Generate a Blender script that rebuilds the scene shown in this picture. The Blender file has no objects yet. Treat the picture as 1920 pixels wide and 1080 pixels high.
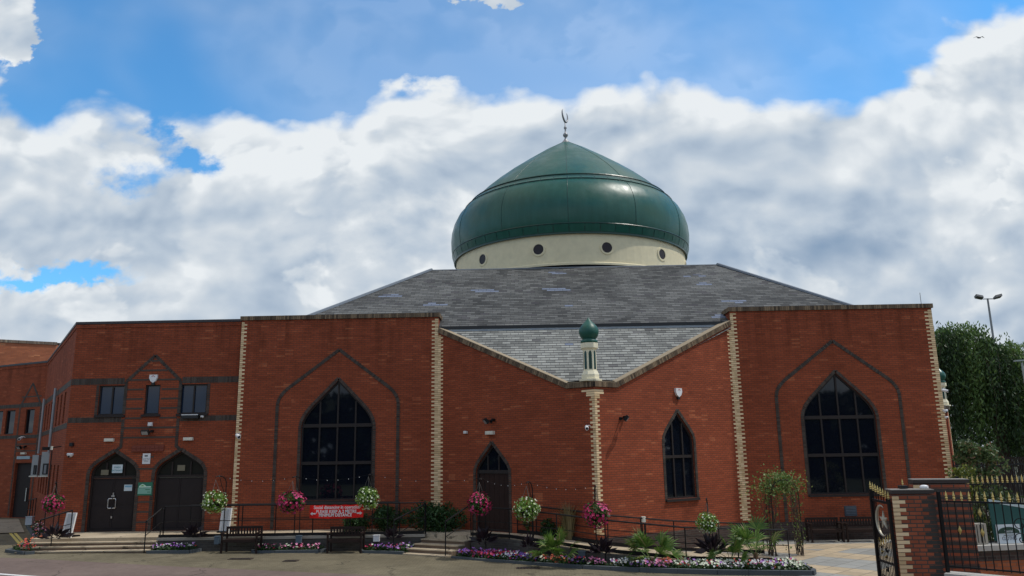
import bpy, math, random
from math import sin, cos, pi, radians, atan2, atan, sqrt
from mathutils import Vector, Matrix
from mathutils.geometry import tessellate_polygon
random.seed(7)
S = bpy.context.scene
COL = S.collection

# ------------------------------------------------------------------ camera
F_PX = 1450.0; TILT = atan(F_PX/6900.0); ROLL = 0.016; YAW = 0.0145; EYE = 3.6
_fh = Vector((-sin(YAW), cos(YAW), 0)); _up = Vector((0, 0, 1)); _rt = _fh.cross(_up)
FW = _fh*cos(TILT) + _up*sin(TILT); _u = _up*cos(TILT) - _fh*sin(TILT)
RT = _rt*cos(ROLL) - _u*sin(ROLL); UP = _rt*sin(ROLL) + _u*cos(ROLL)
cam = bpy.data.objects.new('camera', bpy.data.cameras.new('camera')); COL.objects.link(cam)
cam.matrix_world = Matrix(((RT.x, UP.x, -FW.x, 0), (RT.y, UP.y, -FW.y, 0), (RT.z, UP.z, -FW.z, EYE), (0, 0, 0, 1)))
cam.data.sensor_width = 36; cam.data.lens = F_PX/1920*36; cam.data.clip_end = 2000; cam.data.clip_start = .1
S.camera = cam

def P(x, y, Y):
    """point at distance Y in front, seen at photo position x, y (1920 wide)"""
    d = FW + RT*((x-960)/F_PX) + UP*((540-y)/F_PX)
    return Vector((0, 0, EYE)) + d*(Y/d.y)
def PZ(x, y, Z):
    d = FW + RT*((x-960)/F_PX) + UP*((540-y)/F_PX)
    return Vector((0, 0, EYE)) + d*((Z-EYE)/d.z)
def duv(x, y):
    d = FW + RT*((x-960)/F_PX) + UP*((540-y)/F_PX)
    return d.x/d.y, d.z/d.y

# ------------------------------------------------------------------ light and sky
SUN = Vector((.50, .03, .86)).normalized()
sun = bpy.data.objects.new('sun', bpy.data.lights.new('sun', 'SUN')); COL.objects.link(sun)
sun.data.energy = 2.5; sun.data.angle = radians(1.5); sun.data.color = (1, .95, .87)
sun.rotation_euler = SUN.to_track_quat('Z', 'Y').to_euler()
S.view_settings.view_transform = 'Standard'; S.view_settings.look = 'None'
S.view_settings.exposure = 0; S.view_settings.gamma = 1
W = bpy.data.worlds.new('World'); S.world = W; W.use_nodes = True

class NT:
    def __init__(s, tree): s.t = tree; tree.nodes.clear()
    def n(s, typ, ins=None, **attrs):
        nd = s.t.nodes.new(typ)
        for k, v in attrs.items(): setattr(nd, k, v)
        for k, v in (ins or {}).items(): s.put(nd.inputs[k], v)
        return nd
    def put(s, sock, v):
        if isinstance(v, bpy.types.Node): v = v.outputs[0]
        if isinstance(v, bpy.types.NodeSocket): s.t.links.new(v, sock)
        elif isinstance(v, (tuple, list)):
            sock.default_value = (*v, 1) if (len(v) == 3 and len(sock.default_value) == 4) else v
        else: sock.default_value = v
    def m(s, op, a, b=0.0, c=0.0, clamp=False):
        nd = s.t.nodes.new('ShaderNodeMath'); nd.operation = op; nd.use_clamp = clamp
        for i, v in enumerate((a, b, c)): s.put(nd.inputs[i], v)
        return nd.outputs[0]
    def mix(s, f, a, b, blend='MIX'):
        nd = s.t.nodes.new('ShaderNodeMix'); nd.data_type = 'RGBA'; nd.blend_type = blend
        s.put(nd.inputs[0], f); s.put(nd.inputs[6], a); s.put(nd.inputs[7], b)
        return nd.outputs[2]
    def rng(s, v, a, b, c=0.0, d=1.0, smooth=True):
        nd = s.t.nodes.new('ShaderNodeMapRange'); nd.interpolation_type = 'SMOOTHSTEP' if smooth else 'LINEAR'
        for i, x in enumerate((v, a, b, c, d)): s.put(nd.inputs[i], x)
        return nd.outputs[0]
    def xyz(s, x, y, z=0.0):
        nd = s.t.nodes.new('ShaderNodeCombineXYZ')
        for i, v in enumerate((x, y, z)): s.put(nd.inputs[i], v)
        return nd.outputs[0]
    def noise(s, vec, scale, detail=2, rough=.5, dist=0.0, dim='3D', out=0):
        nd = s.n('ShaderNodeTexNoise', {'Vector': vec, 'Scale': scale, 'Detail': detail, 'Roughness': rough, 'Distortion': dist}, noise_dimensions=dim)
        return nd.outputs[out]

def build_world():
    g = NT(W.node_tree)
    out = g.n('ShaderNodeOutputWorld')
    sky = g.n('ShaderNodeTexSky'); sky.sky_type = 'NISHITA'; sky.sun_disc = False
    sky.sun_elevation = math.asin(SUN.z); sky.sun_rotation = atan2(SUN.x, SUN.y)
    sky.air_density = 1.0; sky.dust_density = .3; sky.ozone_density = 1.5
    tc = g.n('ShaderNodeTexCoord'); sp = g.n('ShaderNodeSeparateXYZ', {0: tc.outputs['Generated']})
    x, y, z = sp.outputs
    ay = g.m('MAXIMUM', g.m('ABSOLUTE', y), .22)
    u = g.m('DIVIDE', x, ay); v = g.m('DIVIDE', z, ay)
    # height of the cloud bank's upper edge round the view
    pts = [(-150, 150), (0, 185), (150, 196), (300, 222), (440, 190), (560, 205), (700, 196), (800, 165), (870, 160), (1000, 165),
           (1150, 155), (1290, 135), (1390, 190), (1450, 192), (1550, 180), (1640, 145), (1720, 85), (1800, 40), (1920, 10), (2200, -60)]
    uv = [duv(*p) for p in pts]
    fc = g.n('ShaderNodeFloatCurve', {'Value': g.rng(u, -1, 1, 0, 1, False)})
    cv = fc.mapping.curves[0]
    cv.points[0].location = (0, uv[0][1]); cv.points[1].location = (1, uv[-1][1])
    for a, b in uv: cv.points.new((a+1)/2, b)
    fc.mapping.update()
    below = g.m('SUBTRACT', fc, v)
    p = g.xyz(u, g.m('MULTIPLY', v, 1.35), 0.37)
    warp = g.n('ShaderNodeVectorMath', {0: g.noise(p, 3.0, 2, out=1), 1: (.5, .5, .5)}, operation='SUBTRACT')
    wv = g.n('ShaderNodeVectorMath', {0: warp, 3: .13}, operation='SCALE')
    w2 = g.n('ShaderNodeVectorMath', {0: p, 1: wv}, operation='ADD').outputs[0]
    fine = g.n('ShaderNodeVectorMath', {0: g.noise(p, 11.0, 5, .62, out=1), 1: (.5, .5, .5)}, operation='SUBTRACT')
    fs = g.n('ShaderNodeSeparateXYZ', {0: fine})
    wu = g.m('ADD', u, g.m('MULTIPLY', fs.outputs[0], .22)); wvv = g.m('ADD', v, g.m('MULTIPLY', fs.outputs[1], .12))
    def height(vec, det):
        n1 = g.noise(vec, 5.0, det, .56)
        vo = g.n('ShaderNodeTexVoronoi', {'Vector': vec, 'Scale': 9.0, 'Detail': 2.0, 'Roughness': .5, 'Smoothness': .35}, feature='SMOOTH_F1', voronoi_dimensions='2D')
        return g.m('ADD', g.m('MULTIPLY', n1, .8), g.m('MULTIPLY', g.m('SUBTRACT', .75, vo.outputs['Distance']), .30))
    h0 = height(w2, 9)
    off = g.n('ShaderNodeVectorMath', {0: w2, 1: (-.014, .034, 0)}, operation='ADD').outputs[0]
    h1 = height(off, 4)
    def blob(px, py, rx, ry):
        a, b = duv(px, py); ru = rx/F_PX; rv = ry/F_PX
        du = g.m('MULTIPLY', g.m('SUBTRACT', wu, a), 1/ru); dv = g.m('MULTIPLY', g.m('SUBTRACT', wvv, b), 1/rv)
        d = g.m('MULTIPLY_ADD', du, du, g.m('MULTIPLY', dv, dv))
        return g.m('POWER', 2.718, g.m('MULTIPLY', d, -1))
    gaps = [(345, 300, 75, 30, 1.0), (265, 335, 75, 40, .55), (85, 518, 150, 20, .95), (312, 235, 50, 50, .75)]
    adds = [(-10, 5, 140, 95, .80), (30, 95, 70, 45, .50), (905, -15, 130, 48, .75), (785, 140, 70, 28, .12)]
    dens = g.m('MINIMUM', g.m('MULTIPLY', below, 7.5), .62)
    dens = g.m('ADD', dens, g.m('MULTIPLY', g.m('SUBTRACT', h0, .49), 1.15))
    for a, b, rx, ry, k in adds: dens = g.m('ADD', dens, g.m('MULTIPLY', blob(a, b, rx, ry), k*2.0))
    mask = g.rng(dens, -.13, .17)
    hi = g.rng(g.noise(tc.outputs['Generated'], 1.7, 3, .55), .36, .52)
    mask = g.m('MAXIMUM', mask, g.m('MULTIPLY', hi, g.rng(v, .72, 1.0)), clamp=True)
    mask = g.m('MAXIMUM', mask, g.m('MULTIPLY', g.rng(g.noise(p, 1.7, 3, .5, .5), .42, .80), .35))
    torn = g.rng(g.noise(p, 9.0, 5, .6), .30, .62)
    for a, b, rx, ry, k in gaps: mask = g.m('MULTIPLY', mask, g.m('SUBTRACT', 1.0, g.rng(g.m('MULTIPLY', g.m('MULTIPLY', blob(a, b, rx, ry), k), g.m('ADD', .55, torn)), .15, 1.0)))
    # relief of the cloud: lit from above, grey underneath; nearer heaps overlap farther ones
    rel = g.m('SUBTRACT', h0, h1)
    big = g.noise(g.xyz(g.m('MULTIPLY', u, .8), g.m('MULTIPLY', v, 2.2), 5.2), 2.3, 2, .5)
    lit = g.m('ADD', .585, g.m('MULTIPLY', rel, 1.4))
    lit = g.m('ADD', lit, g.m('MULTIPLY', g.m('SUBTRACT', big, .48), .95))
    lit = g.m('ADD', lit, g.m('MULTIPLY', g.rng(below, .0, .22, 1, 0), .16))
    for zo, sc, k in ((3.1, 2.3, .30), (7.7, 3.4, .26)):
        q = g.n('ShaderNodeVectorMath', {0: w2, 1: (0.3, .1, zo)}, operation='ADD').outputs[0]
        n = g.noise(q, sc, 6, .52)
        inside = g.rng(n, .505, .535)
        deep = g.rng(n, .505, .66)
        top = g.m('MULTIPLY', inside, g.m('SUBTRACT', k, g.m('MULTIPLY', deep, k*1.35)))
        q2 = g.n('ShaderNodeVectorMath', {0: q, 1: (-.02, .07, 0)}, operation='ADD').outputs[0]
        facing = g.rng(g.m('SUBTRACT', n, g.noise(q2, sc, 3, .5)), -.03, .08)
        lit = g.m('ADD', lit, g.m('MULTIPLY', top, g.m('ADD', .15, facing)))
    for a, b, rx, ry, k in BLOBS:
        lit = g.m('ADD', lit, g.m('MULTIPLY', blob(a, b, rx, ry), k))
    lit = g.m('MULTIPLY', lit, 1.0, clamp=True)
    cr = g.n('ShaderNodeValToRGB', {0: lit}); e = cr.color_ramp.elements
    e[0].position = 0.0; e[0].color = (.25, .355, .50, 1); e[1].position = 1; e[1].color = (.82, .86, .89, 1)
    for pos, c in ((.28, (.36, .455, .58)), (.52, (.49, .575, .675)), (.78, (.64, .70, .76))):
        k = e.new(pos); k.color = (*c, 1)
    sat = g.mix(1.0, sky, (.60, 1.24, 1.55), 'MULTIPLY')
    b1 = g.n('ShaderNodeBackground', {'Color': sat, 'Strength': .125})
    ccol = g.mix(g.rng(v, .68, 1.1), cr.outputs[0], (.80, .76, .70))
    b2 = g.n('ShaderNodeBackground', {'Color': ccol, 'Strength': 1.0})
    mx = g.n('ShaderNodeMixShader', {0: mask, 1: b1, 2: b2})
    g.put(out.inputs[0], mx)
    W.cycles.sampling_method = 'MANUAL'; W.cycles.sample_map_resolution = 256
BLOBS = [(1800, 230, 160, 90, .10), (1800, 430, 160, 60, .10), (120, 300, 140, 60, .10), (700, 455, 110, 45, .34), (1350, 200, 320, 40, .16), (850, 410, 50, 45, .25), (1780, 90, 110, 60, .14),
         (1500, 480, 280, 80, -.40), (800, 335, 150, 60, -.14), (560, 385, 120, 40, -.10), (330, 570, 300, 40, -.1), (1150, 240, 110, 50, -.12)]
S.cycles.max_bounces = 5; S.cycles.diffuse_bounces = 3; S.cycles.glossy_bounces = 3; S.cycles.transmission_bounces = 3
build_world()

# ------------------------------------------------------------------ materials
MATS = {}
def mat(name, col=(.5, .5, .5), rough=.6, metal=0.0, spec=.5, fn=None, coat=0.0):
    if name in MATS: return MATS[name]
    m = bpy.data.materials.new(name); m.use_nodes = True; g = NT(m.node_tree)
    out = g.n('ShaderNodeOutputMaterial')
    b = g.n('ShaderNodeBsdfPrincipled', {'Roughness': rough, 'Metallic': metal, 'Specular IOR Level': spec, 'Coat Weight': coat})
    g.put(b.inputs['Base Color'], col); g.put(out.inputs[0], b)
    if fn: fn(g, b)
    else:
        # light grime so that no paint is perfectly even
        tc = g.n('ShaderNodeTexCoord')
        nz = g.noise(tc.outputs['Object'], 3.0, 5, .6)
        c = g.mix(1.0, col, g.mix(nz, (.80, .80, .80), (1.14, 1.13, 1.12)), 'MULTIPLY')
        g.put(b.inputs['Base Color'], c)
    MATS[name] = m
    return m

def f_brick(c1, c2, mort, w=.225, h=.075, ms=.011, streak=.15, bump=.4, stain=.24, squash=False, height_dark=False):
    def fn(g, b):
        uv = g.n('ShaderNodeUVMap'); uv.uv_map = 'UVMap'
        br = g.n('ShaderNodeTexBrick', {'Vector': uv, 'Color1': c1, 'Color2': c2, 'Mortar': mort, 'Scale': 1.0, 'Mortar Size': ms,
                 'Mortar Smooth': .2, 'Bias': -.1, 'Brick Width': w, 'Row Height': h})
        br.offset = .5; br.offset_frequency = 2; br.squash = 1.0
        sp = g.n('ShaderNodeSeparateXYZ', {0: uv})
        st = g.noise(g.xyz(g.m('MULTIPLY', sp.outputs[0], .55), g.m('MULTIPLY', sp.outputs[1], 3.4)), 1.3, 5, .65)
        big = g.noise(uv, .45, 3, .5)
        per = g.n('ShaderNodeTexWhiteNoise', {0: g.xyz(g.m('FLOOR', g.m('DIVIDE', sp.outputs[0], w*1.5)), g.m('FLOOR', g.m('DIVIDE', sp.outputs[1], h)))}, noise_dimensions='2D')
        k = g.m('ADD', g.m('ADD', 1.0, g.m('MULTIPLY', g.m('SUBTRACT', st, .5), streak*2.4)), g.m('MULTIPLY', g.m('SUBTRACT', big, .5), stain*2))
        k = g.m('ADD', k, g.m('MULTIPLY', g.m('SUBTRACT', per.outputs[0], .5), .20))
        col = g.mix(1.0, br.outputs[0], g.xyz(k, k, k), 'MULTIPLY')
        if height_dark:  # darker streaks towards the top, darker patches towards the bottom
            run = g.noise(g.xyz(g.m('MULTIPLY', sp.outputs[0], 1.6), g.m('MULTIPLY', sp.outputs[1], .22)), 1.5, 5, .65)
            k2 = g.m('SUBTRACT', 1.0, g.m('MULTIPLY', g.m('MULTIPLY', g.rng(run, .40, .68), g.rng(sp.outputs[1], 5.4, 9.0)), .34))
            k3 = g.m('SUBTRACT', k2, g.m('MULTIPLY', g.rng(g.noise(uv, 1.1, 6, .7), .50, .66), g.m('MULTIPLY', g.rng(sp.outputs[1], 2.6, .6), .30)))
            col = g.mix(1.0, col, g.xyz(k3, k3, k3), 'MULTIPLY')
        # odd paler orange bricks
        odd = g.m('GREATER_THAN', per.outputs[0], .90)
        pat = g.rng(g.noise(uv, .9, 3, .6), .48, .62)
        col = g.mix(g.m('MULTIPLY', g.m('MULTIPLY', odd, pat), .55), col, g.mix(1.0, col, (1.5, 1.9, 1.8), 'MULTIPLY'))
        g.put(b.inputs['Base Color'], col)
        bm = g.n('ShaderNodeBump', {'Height': g.m('SUBTRACT', 1.0, br.outputs['Fac']), 'Strength': bump, 'Distance': .006})
        g.put(b.inputs['Normal'], bm)
    return fn

def f_slate(base_lo, base_hi, w=.30, h=.165, blue=.03):
    def fn(g, b):
        uv = g.n('ShaderNodeUVMap'); uv.uv_map = 'UVMap'
        sp = g.n('ShaderNodeSeparateXYZ', {0: uv})
        rv = g.m('DIVIDE', sp.outputs[1], h); row = g.m('FLOOR', rv); fv = g.m('FRACT', rv)
        uo = g.m('ADD', g.m('DIVIDE', sp.outputs[0], w), g.m('MULTIPLY', g.m('FLOORED_MODULO', row, 2.0), .5))
        uo = g.m('ADD', uo, g.m('MULTIPLY', g.n('ShaderNodeTexWhiteNoise', {'W': row}, noise_dimensions='1D').outputs[0], .18))
        cl = g.m('FLOOR', uo); fu = g.m('FRACT', uo)
        wn = g.n('ShaderNodeTexWhiteNoise', {0: g.xyz(cl, row)}, noise_dimensions='2D')
        big = g.noise(uv, .35, 4, .6, .4)
        t = g.m('ADD', g.m('MULTIPLY', wn.outputs[0], .62), g.m('MULTIPLY', g.rng(big, .3, .7), .48), clamp=True)
        col = g.mix(t, base_lo, base_hi)
        wn2 = g.n('ShaderNodeTexWhiteNoise', {0: g.xyz(g.m('ADD', cl, 31.7), row)}, noise_dimensions='2D')
        # replaced bluish slates lie in small runs
        run = g.n('ShaderNodeTexWhiteNoise', {0: g.xyz(g.m('FLOOR', g.m('DIVIDE', uo, 3.0)), g.m('FLOOR', g.m('DIVIDE', row, 2.0)))}, noise_dimensions='2D')
        isb = g.m('MULTIPLY', g.m('GREATER_THAN', run.outputs[0], 1-blue), g.m('GREATER_THAN', wn2.outputs[0], .25))
        col = g.mix(isb, col, (.17, .20, .27))
        isd = g.m('GREATER_THAN', wn2.outputs[0], .955)
        col = g.mix(g.m('MULTIPLY', isd, .6), col, (.06, .055, .065))
        fine = g.noise(uv, 22, 4, .7)
        col = g.mix(1.0, col, g.mix(fine, (.62, .62, .62), (1.36, 1.36, 1.36)), 'MULTIPLY')
        gap = g.m('MAXIMUM', g.m('LESS_THAN', fv, .24), g.m('LESS_THAN', fu, .035))
        col = g.mix(gap, col, (.018, .02, .022))
        g.put(b.inputs['Base Color'], col)
        tilt = g.m('SUBTRACT', 1.0, fv)
        hgt = g.m('ADD', g.m('MULTIPLY', tilt, .6), g.m('MULTIPLY', wn.outputs[0], .4))
        hgt = g.m('MULTIPLY', hgt, g.m('SUBTRACT', 1.0, gap))
        g.put(b.inputs['Normal'], g.n('ShaderNodeBump', {'Height': hgt, 'Strength': .45, 'Distance': .02}))
    return fn

def f_leaf(c1, c2, c3=None, trans=True):
    def fn(g, b):
        ge = g.n('ShaderNodeNewGeometry')
        cr = g.n('ShaderNodeValToRGB', {0: ge.outputs['Random Per Island']}); e = cr.color_ramp.elements
        e[0].color = (*c1, 1); e[1].color = (*c2, 1)
        if c3: k = e.new(.85); k.color = (*c2, 1); e[-1].color = (*c3, 1)
        g.put(b.inputs['Base Color'], cr.outputs[0])
        b.inputs['Roughness'].default_value = .55
        if trans:
            tr = g.n('ShaderNodeBsdfTranslucent', {'Color': cr.outputs[0]})
            mx = g.n('ShaderNodeMixShader', {0: .25, 1: b, 2: tr})
            out = [n for n in g.t.nodes if n.type == 'OUTPUT_MATERIAL'][0]
            g.put(out.inputs[0], mx)
    return fn

def f_ground(c1, c2, scale=6, speck=.3, stain=None, cell=None, rough=.85):
    def fn(g, b):
        tc = g.n('ShaderNodeTexCoord'); o = tc.outputs['Object']
        n1 = g.noise(o, .35, 4, .6); n2 = g.noise(o, 14, 5, .75); n3 = g.noise(o, 1.6, 6, .7, .6)
        col = g.mix(g.rng(n1, .3, .7), c1, c2)
        k = g.m('ADD', 1.0, g.m('ADD', g.m('MULTIPLY', g.m('SUBTRACT', n2, .5), speck*2.2), g.m('MULTIPLY', g.m('SUBTRACT', n3, .5), .7)))
        col = g.mix(1.0, col, g.xyz(k, k, k), 'MULTIPLY')
        h = n2
        vo = g.n('ShaderNodeTexVoronoi', {'Vector': g.n('ShaderNodeVectorMath', {0: o, 1: g.n('ShaderNodeVectorMath', {0: g.noise(o, 1.4, 4, .6, out=1), 3: 1.1}, operation='SCALE')}, operation='ADD'), 'Scale': .27}, feature='DISTANCE_TO_EDGE')
        crack = g.m('MULTIPLY', g.m('LESS_THAN', vo.outputs['Distance'], .006), g.rng(n1, .42, .55))
        oil = g.rng(g.noise(o, .9, 5, .7, 1.0), .60, .72)
        if speck >= .3:
            col = g.mix(g.m('MULTIPLY', crack, .65), col, (.03, .027, .024)); col = g.mix(g.m('MULTIPLY', oil, .38), col, (.06, .052, .044))
        if cell:
            uv = g.n('ShaderNodeUVMap'); uv.uv_map = 'UVMap'
            br = g.n('ShaderNodeTexBrick', {'Vector': uv, 'Color1': (1, 1, 1), 'Color2': (.82, .82, .82), 'Mortar': (.5, .5, .5), 'Scale': 1.0,
                     'Mortar Size': cell[2], 'Brick Width': cell[0], 'Row Height': cell[1]})
            col = g.mix(1.0, col, br.outputs[0], 'MULTIPLY')
        g.put(b.inputs['Base Color'], col); b.inputs['Roughness'].default_value = rough
        g.put(b.inputs['Normal'], g.n('ShaderNodeBump', {'Height': h, 'Strength': .25, 'Distance': .01}))
    return fn

def f_paving(g, b):
    # diamond-laid flags: beige borders round grey fields
    tc = g.n('ShaderNodeTexCoord'); sp = g.n('ShaderNodeSeparateXYZ', {0: tc.outputs['Object']})
    x, y, z = sp.outputs
    q = .62
    a = g.m('DIVIDE', g.m('ADD', x, y), 1.4142*q); c = g.m('DIVIDE', g.m('SUBTRACT', x, y), 1.4142*q)
    fa = g.m('FRACT', a); fc = g.m('FRACT', c)
    wn = g.n('ShaderNodeTexWhiteNoise', {0: g.xyz(g.m('FLOOR', a), g.m('FLOOR', c))}, noise_dimensions='2D')
    A = g.m('FLOORED_MODULO', g.m('FLOOR', a), 5.0); C = g.m('FLOORED_MODULO', g.m('FLOOR', c), 5.0)
    beige = g.m('MAXIMUM', g.m('LESS_THAN', A, 1.5), g.m('LESS_THAN', C, .5))
    near = g.m('MULTIPLY', g.m('GREATER_THAN', y, 27.6), g.m('LESS_THAN', y, 29.0))
    beige = g.m('MAXIMUM', beige, near)
    far = g.m('GREATER_THAN', y, 29.0)
    beige = g.m('MULTIPLY', beige, g.m('SUBTRACT', 1.0, far))
    col = g.mix(beige, (.27, .27, .25), (.43, .34, .225))
    k = g.m('ADD', g.m('MULTIPLY', wn.outputs[0], .30), g.m('MULTIPLY', g.noise(tc.outputs['Object'], 5, 6, .7), .6)); k = g.m('ADD', k, .55)
    col = g.mix(1.0, col, g.xyz(k, k, k), 'MULTIPLY')
    joint = g.m('MAXIMUM', g.m('LESS_THAN', fa, .035), g.m('LESS_THAN', fc, .035))
    col = g.mix(joint, col, (.11, .10, .085))
    g.put(b.inputs['Base Color'], col); b.inputs['Roughness'].default_value = .85

def f_glass(g, b):
    b.inputs['Base Color'].default_value = (.006, .008, .014, 1); b.inputs['Roughness'].default_value = .03
    b.inputs['IOR'].default_value = 1.5
    tc = g.n('ShaderNodeTexCoord')
    g.put(b.inputs['Normal'], g.n('ShaderNodeBump', {'Height': g.noise(tc.outputs['Object'], .8, 2), 'Strength': .03, 'Distance': .03}))

def f_wood(c1, c2):
    def fn(g, b):
        tc = g.n('ShaderNodeTexCoord')
        n = g.noise(g.n('ShaderNodeMapping', {0: tc.outputs['Object'], 'Scale': (2, 30, 30)}), 1.5, 5, .6)
        g.put(b.inputs['Base Color'], g.mix(n, c1, c2)); b.inputs['Roughness'].default_value = .5
    return fn

RED1, RED2, MORT = (.325, .077, .034), (.272, .062, .029), (.155, .057, .037)
BR = mat('red_brick', fn=f_brick(RED1, RED2, MORT, height_dark=True), rough=.9, spec=.15)
BRD = mat('plinth_brick', fn=f_brick((.085, .055, .048), (.055, .04, .038), (.09, .08, .07)), rough=.9, spec=.15)
BRO = mat('orange_brick', fn=f_brick((.42, .13, .055), (.33, .10, .045), (.25, .12, .08)), rough=.9, spec=.15)
BRP = mat('pillar_brick', fn=f_brick((.36, .105, .055), (.27, .078, .044), (.09, .07, .06)), rough=.9, spec=.15)
CREAM = mat('cream_brick', fn=f_leaf((.60, .42, .23), (.92, .70, .43), trans=False), rough=.85, spec=.15)
DKB = mat('dark_header_brick', fn=f_leaf((.052, .045, .039), (.092, .079, .067), trans=False), rough=.85, spec=.12)
COPE = mat('coping_brick', fn=f_brick((.27, .19, .13), (.10, .075, .06), (.035, .03, .028), w=.075, h=.5, ms=.012, streak=.1), rough=.85)
COPE2 = mat('coping_stone_brick', fn=f_leaf((.075, .055, .040), (.27, .195, .125), trans=False), rough=.9, spec=.1)
MORTAR = mat('coping_mortar', (.33, .27, .19), .9, spec=.1)
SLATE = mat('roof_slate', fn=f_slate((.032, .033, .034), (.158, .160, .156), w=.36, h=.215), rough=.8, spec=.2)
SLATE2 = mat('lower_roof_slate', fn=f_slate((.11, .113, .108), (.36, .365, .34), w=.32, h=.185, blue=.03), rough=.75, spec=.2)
LEAD = mat('lead_flashing', (.17, .20, .24), .45)
BLACK = mat('black_gutter', (.012, .013, .016), .4)
IRON = mat('black_iron', (.010, .010, .011), .5, spec=.25)
def f_dome(g, b):
    tc = g.n('ShaderNodeTexCoord'); o = tc.outputs['Object']; sp = g.n('ShaderNodeSeparateXYZ', {0: o})
    runs = g.noise(g.xyz(g.m('MULTIPLY', sp.outputs[0], 2.2), g.m('MULTIPLY', sp.outputs[1], 2.2), g.m('MULTIPLY', sp.outputs[2], .35)), 1.6, 5, .65)
    c = g.mix(g.rng(runs, .35, .75), (.007, .080, .056), (.014, .100, .074))
    g.put(b.inputs['Base Color'], c)
    g.put(b.inputs['Roughness'], g.rng(g.noise(o, .9, 4, .6), .3, .7, .28, .46))
    g.put(b.inputs['Normal'], g.n('ShaderNodeBump', {'Height': g.noise(o, .55, 3, .5), 'Strength': .30, 'Distance': .12}))
GREEN = mat('green_dome_paint', fn=f_dome, rough=.36, spec=.45)
GREEND = mat('dark_green_paint', (.004, .045, .034), .35)
RENDER_ = mat('cream_render', (.74, .66, .45), .85, spec=.2)
WHITEST = mat('turret_stone_paint', (.84, .78, .58), .75, spec=.2)
STEEL = mat('finial_steel', (.30, .30, .31), .5, metal=.5)
GLASS = mat('dark_window_glass', fn=f_glass, rough=.05)
FRAME = mat('brown_window_frame', (.034, .028, .027), .5, spec=.2)
DOOR = mat('dark_brown_door', (.030, .024, .024), .6, spec=.15)
DOORP = mat('brown_plank_door', (.034, .019, .016), .6, spec=.15)
WHITE = mat('white_plastic', (.78, .79, .80), .45)
CHROME = mat('brushed_steel', (.6, .6, .6), .35, metal=1)
GLASS_SKY = mat('sky_reflection_glass', (.006, .022, .055), .05)  # blue of the reflected sky is painted into the glass colour
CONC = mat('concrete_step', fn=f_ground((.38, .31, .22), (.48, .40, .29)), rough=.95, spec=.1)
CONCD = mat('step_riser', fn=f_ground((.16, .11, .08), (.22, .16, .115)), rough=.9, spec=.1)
KERB = mat('grey_kerb', (.095, .108, .118), .85, spec=.15)
WOOD = mat('dark_bench_wood', fn=f_wood((.018, .011, .010), (.036, .021, .017)), rough=.6, spec=.2)
SOIL = mat('soil', (.020, .014, .010), .95)

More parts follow.
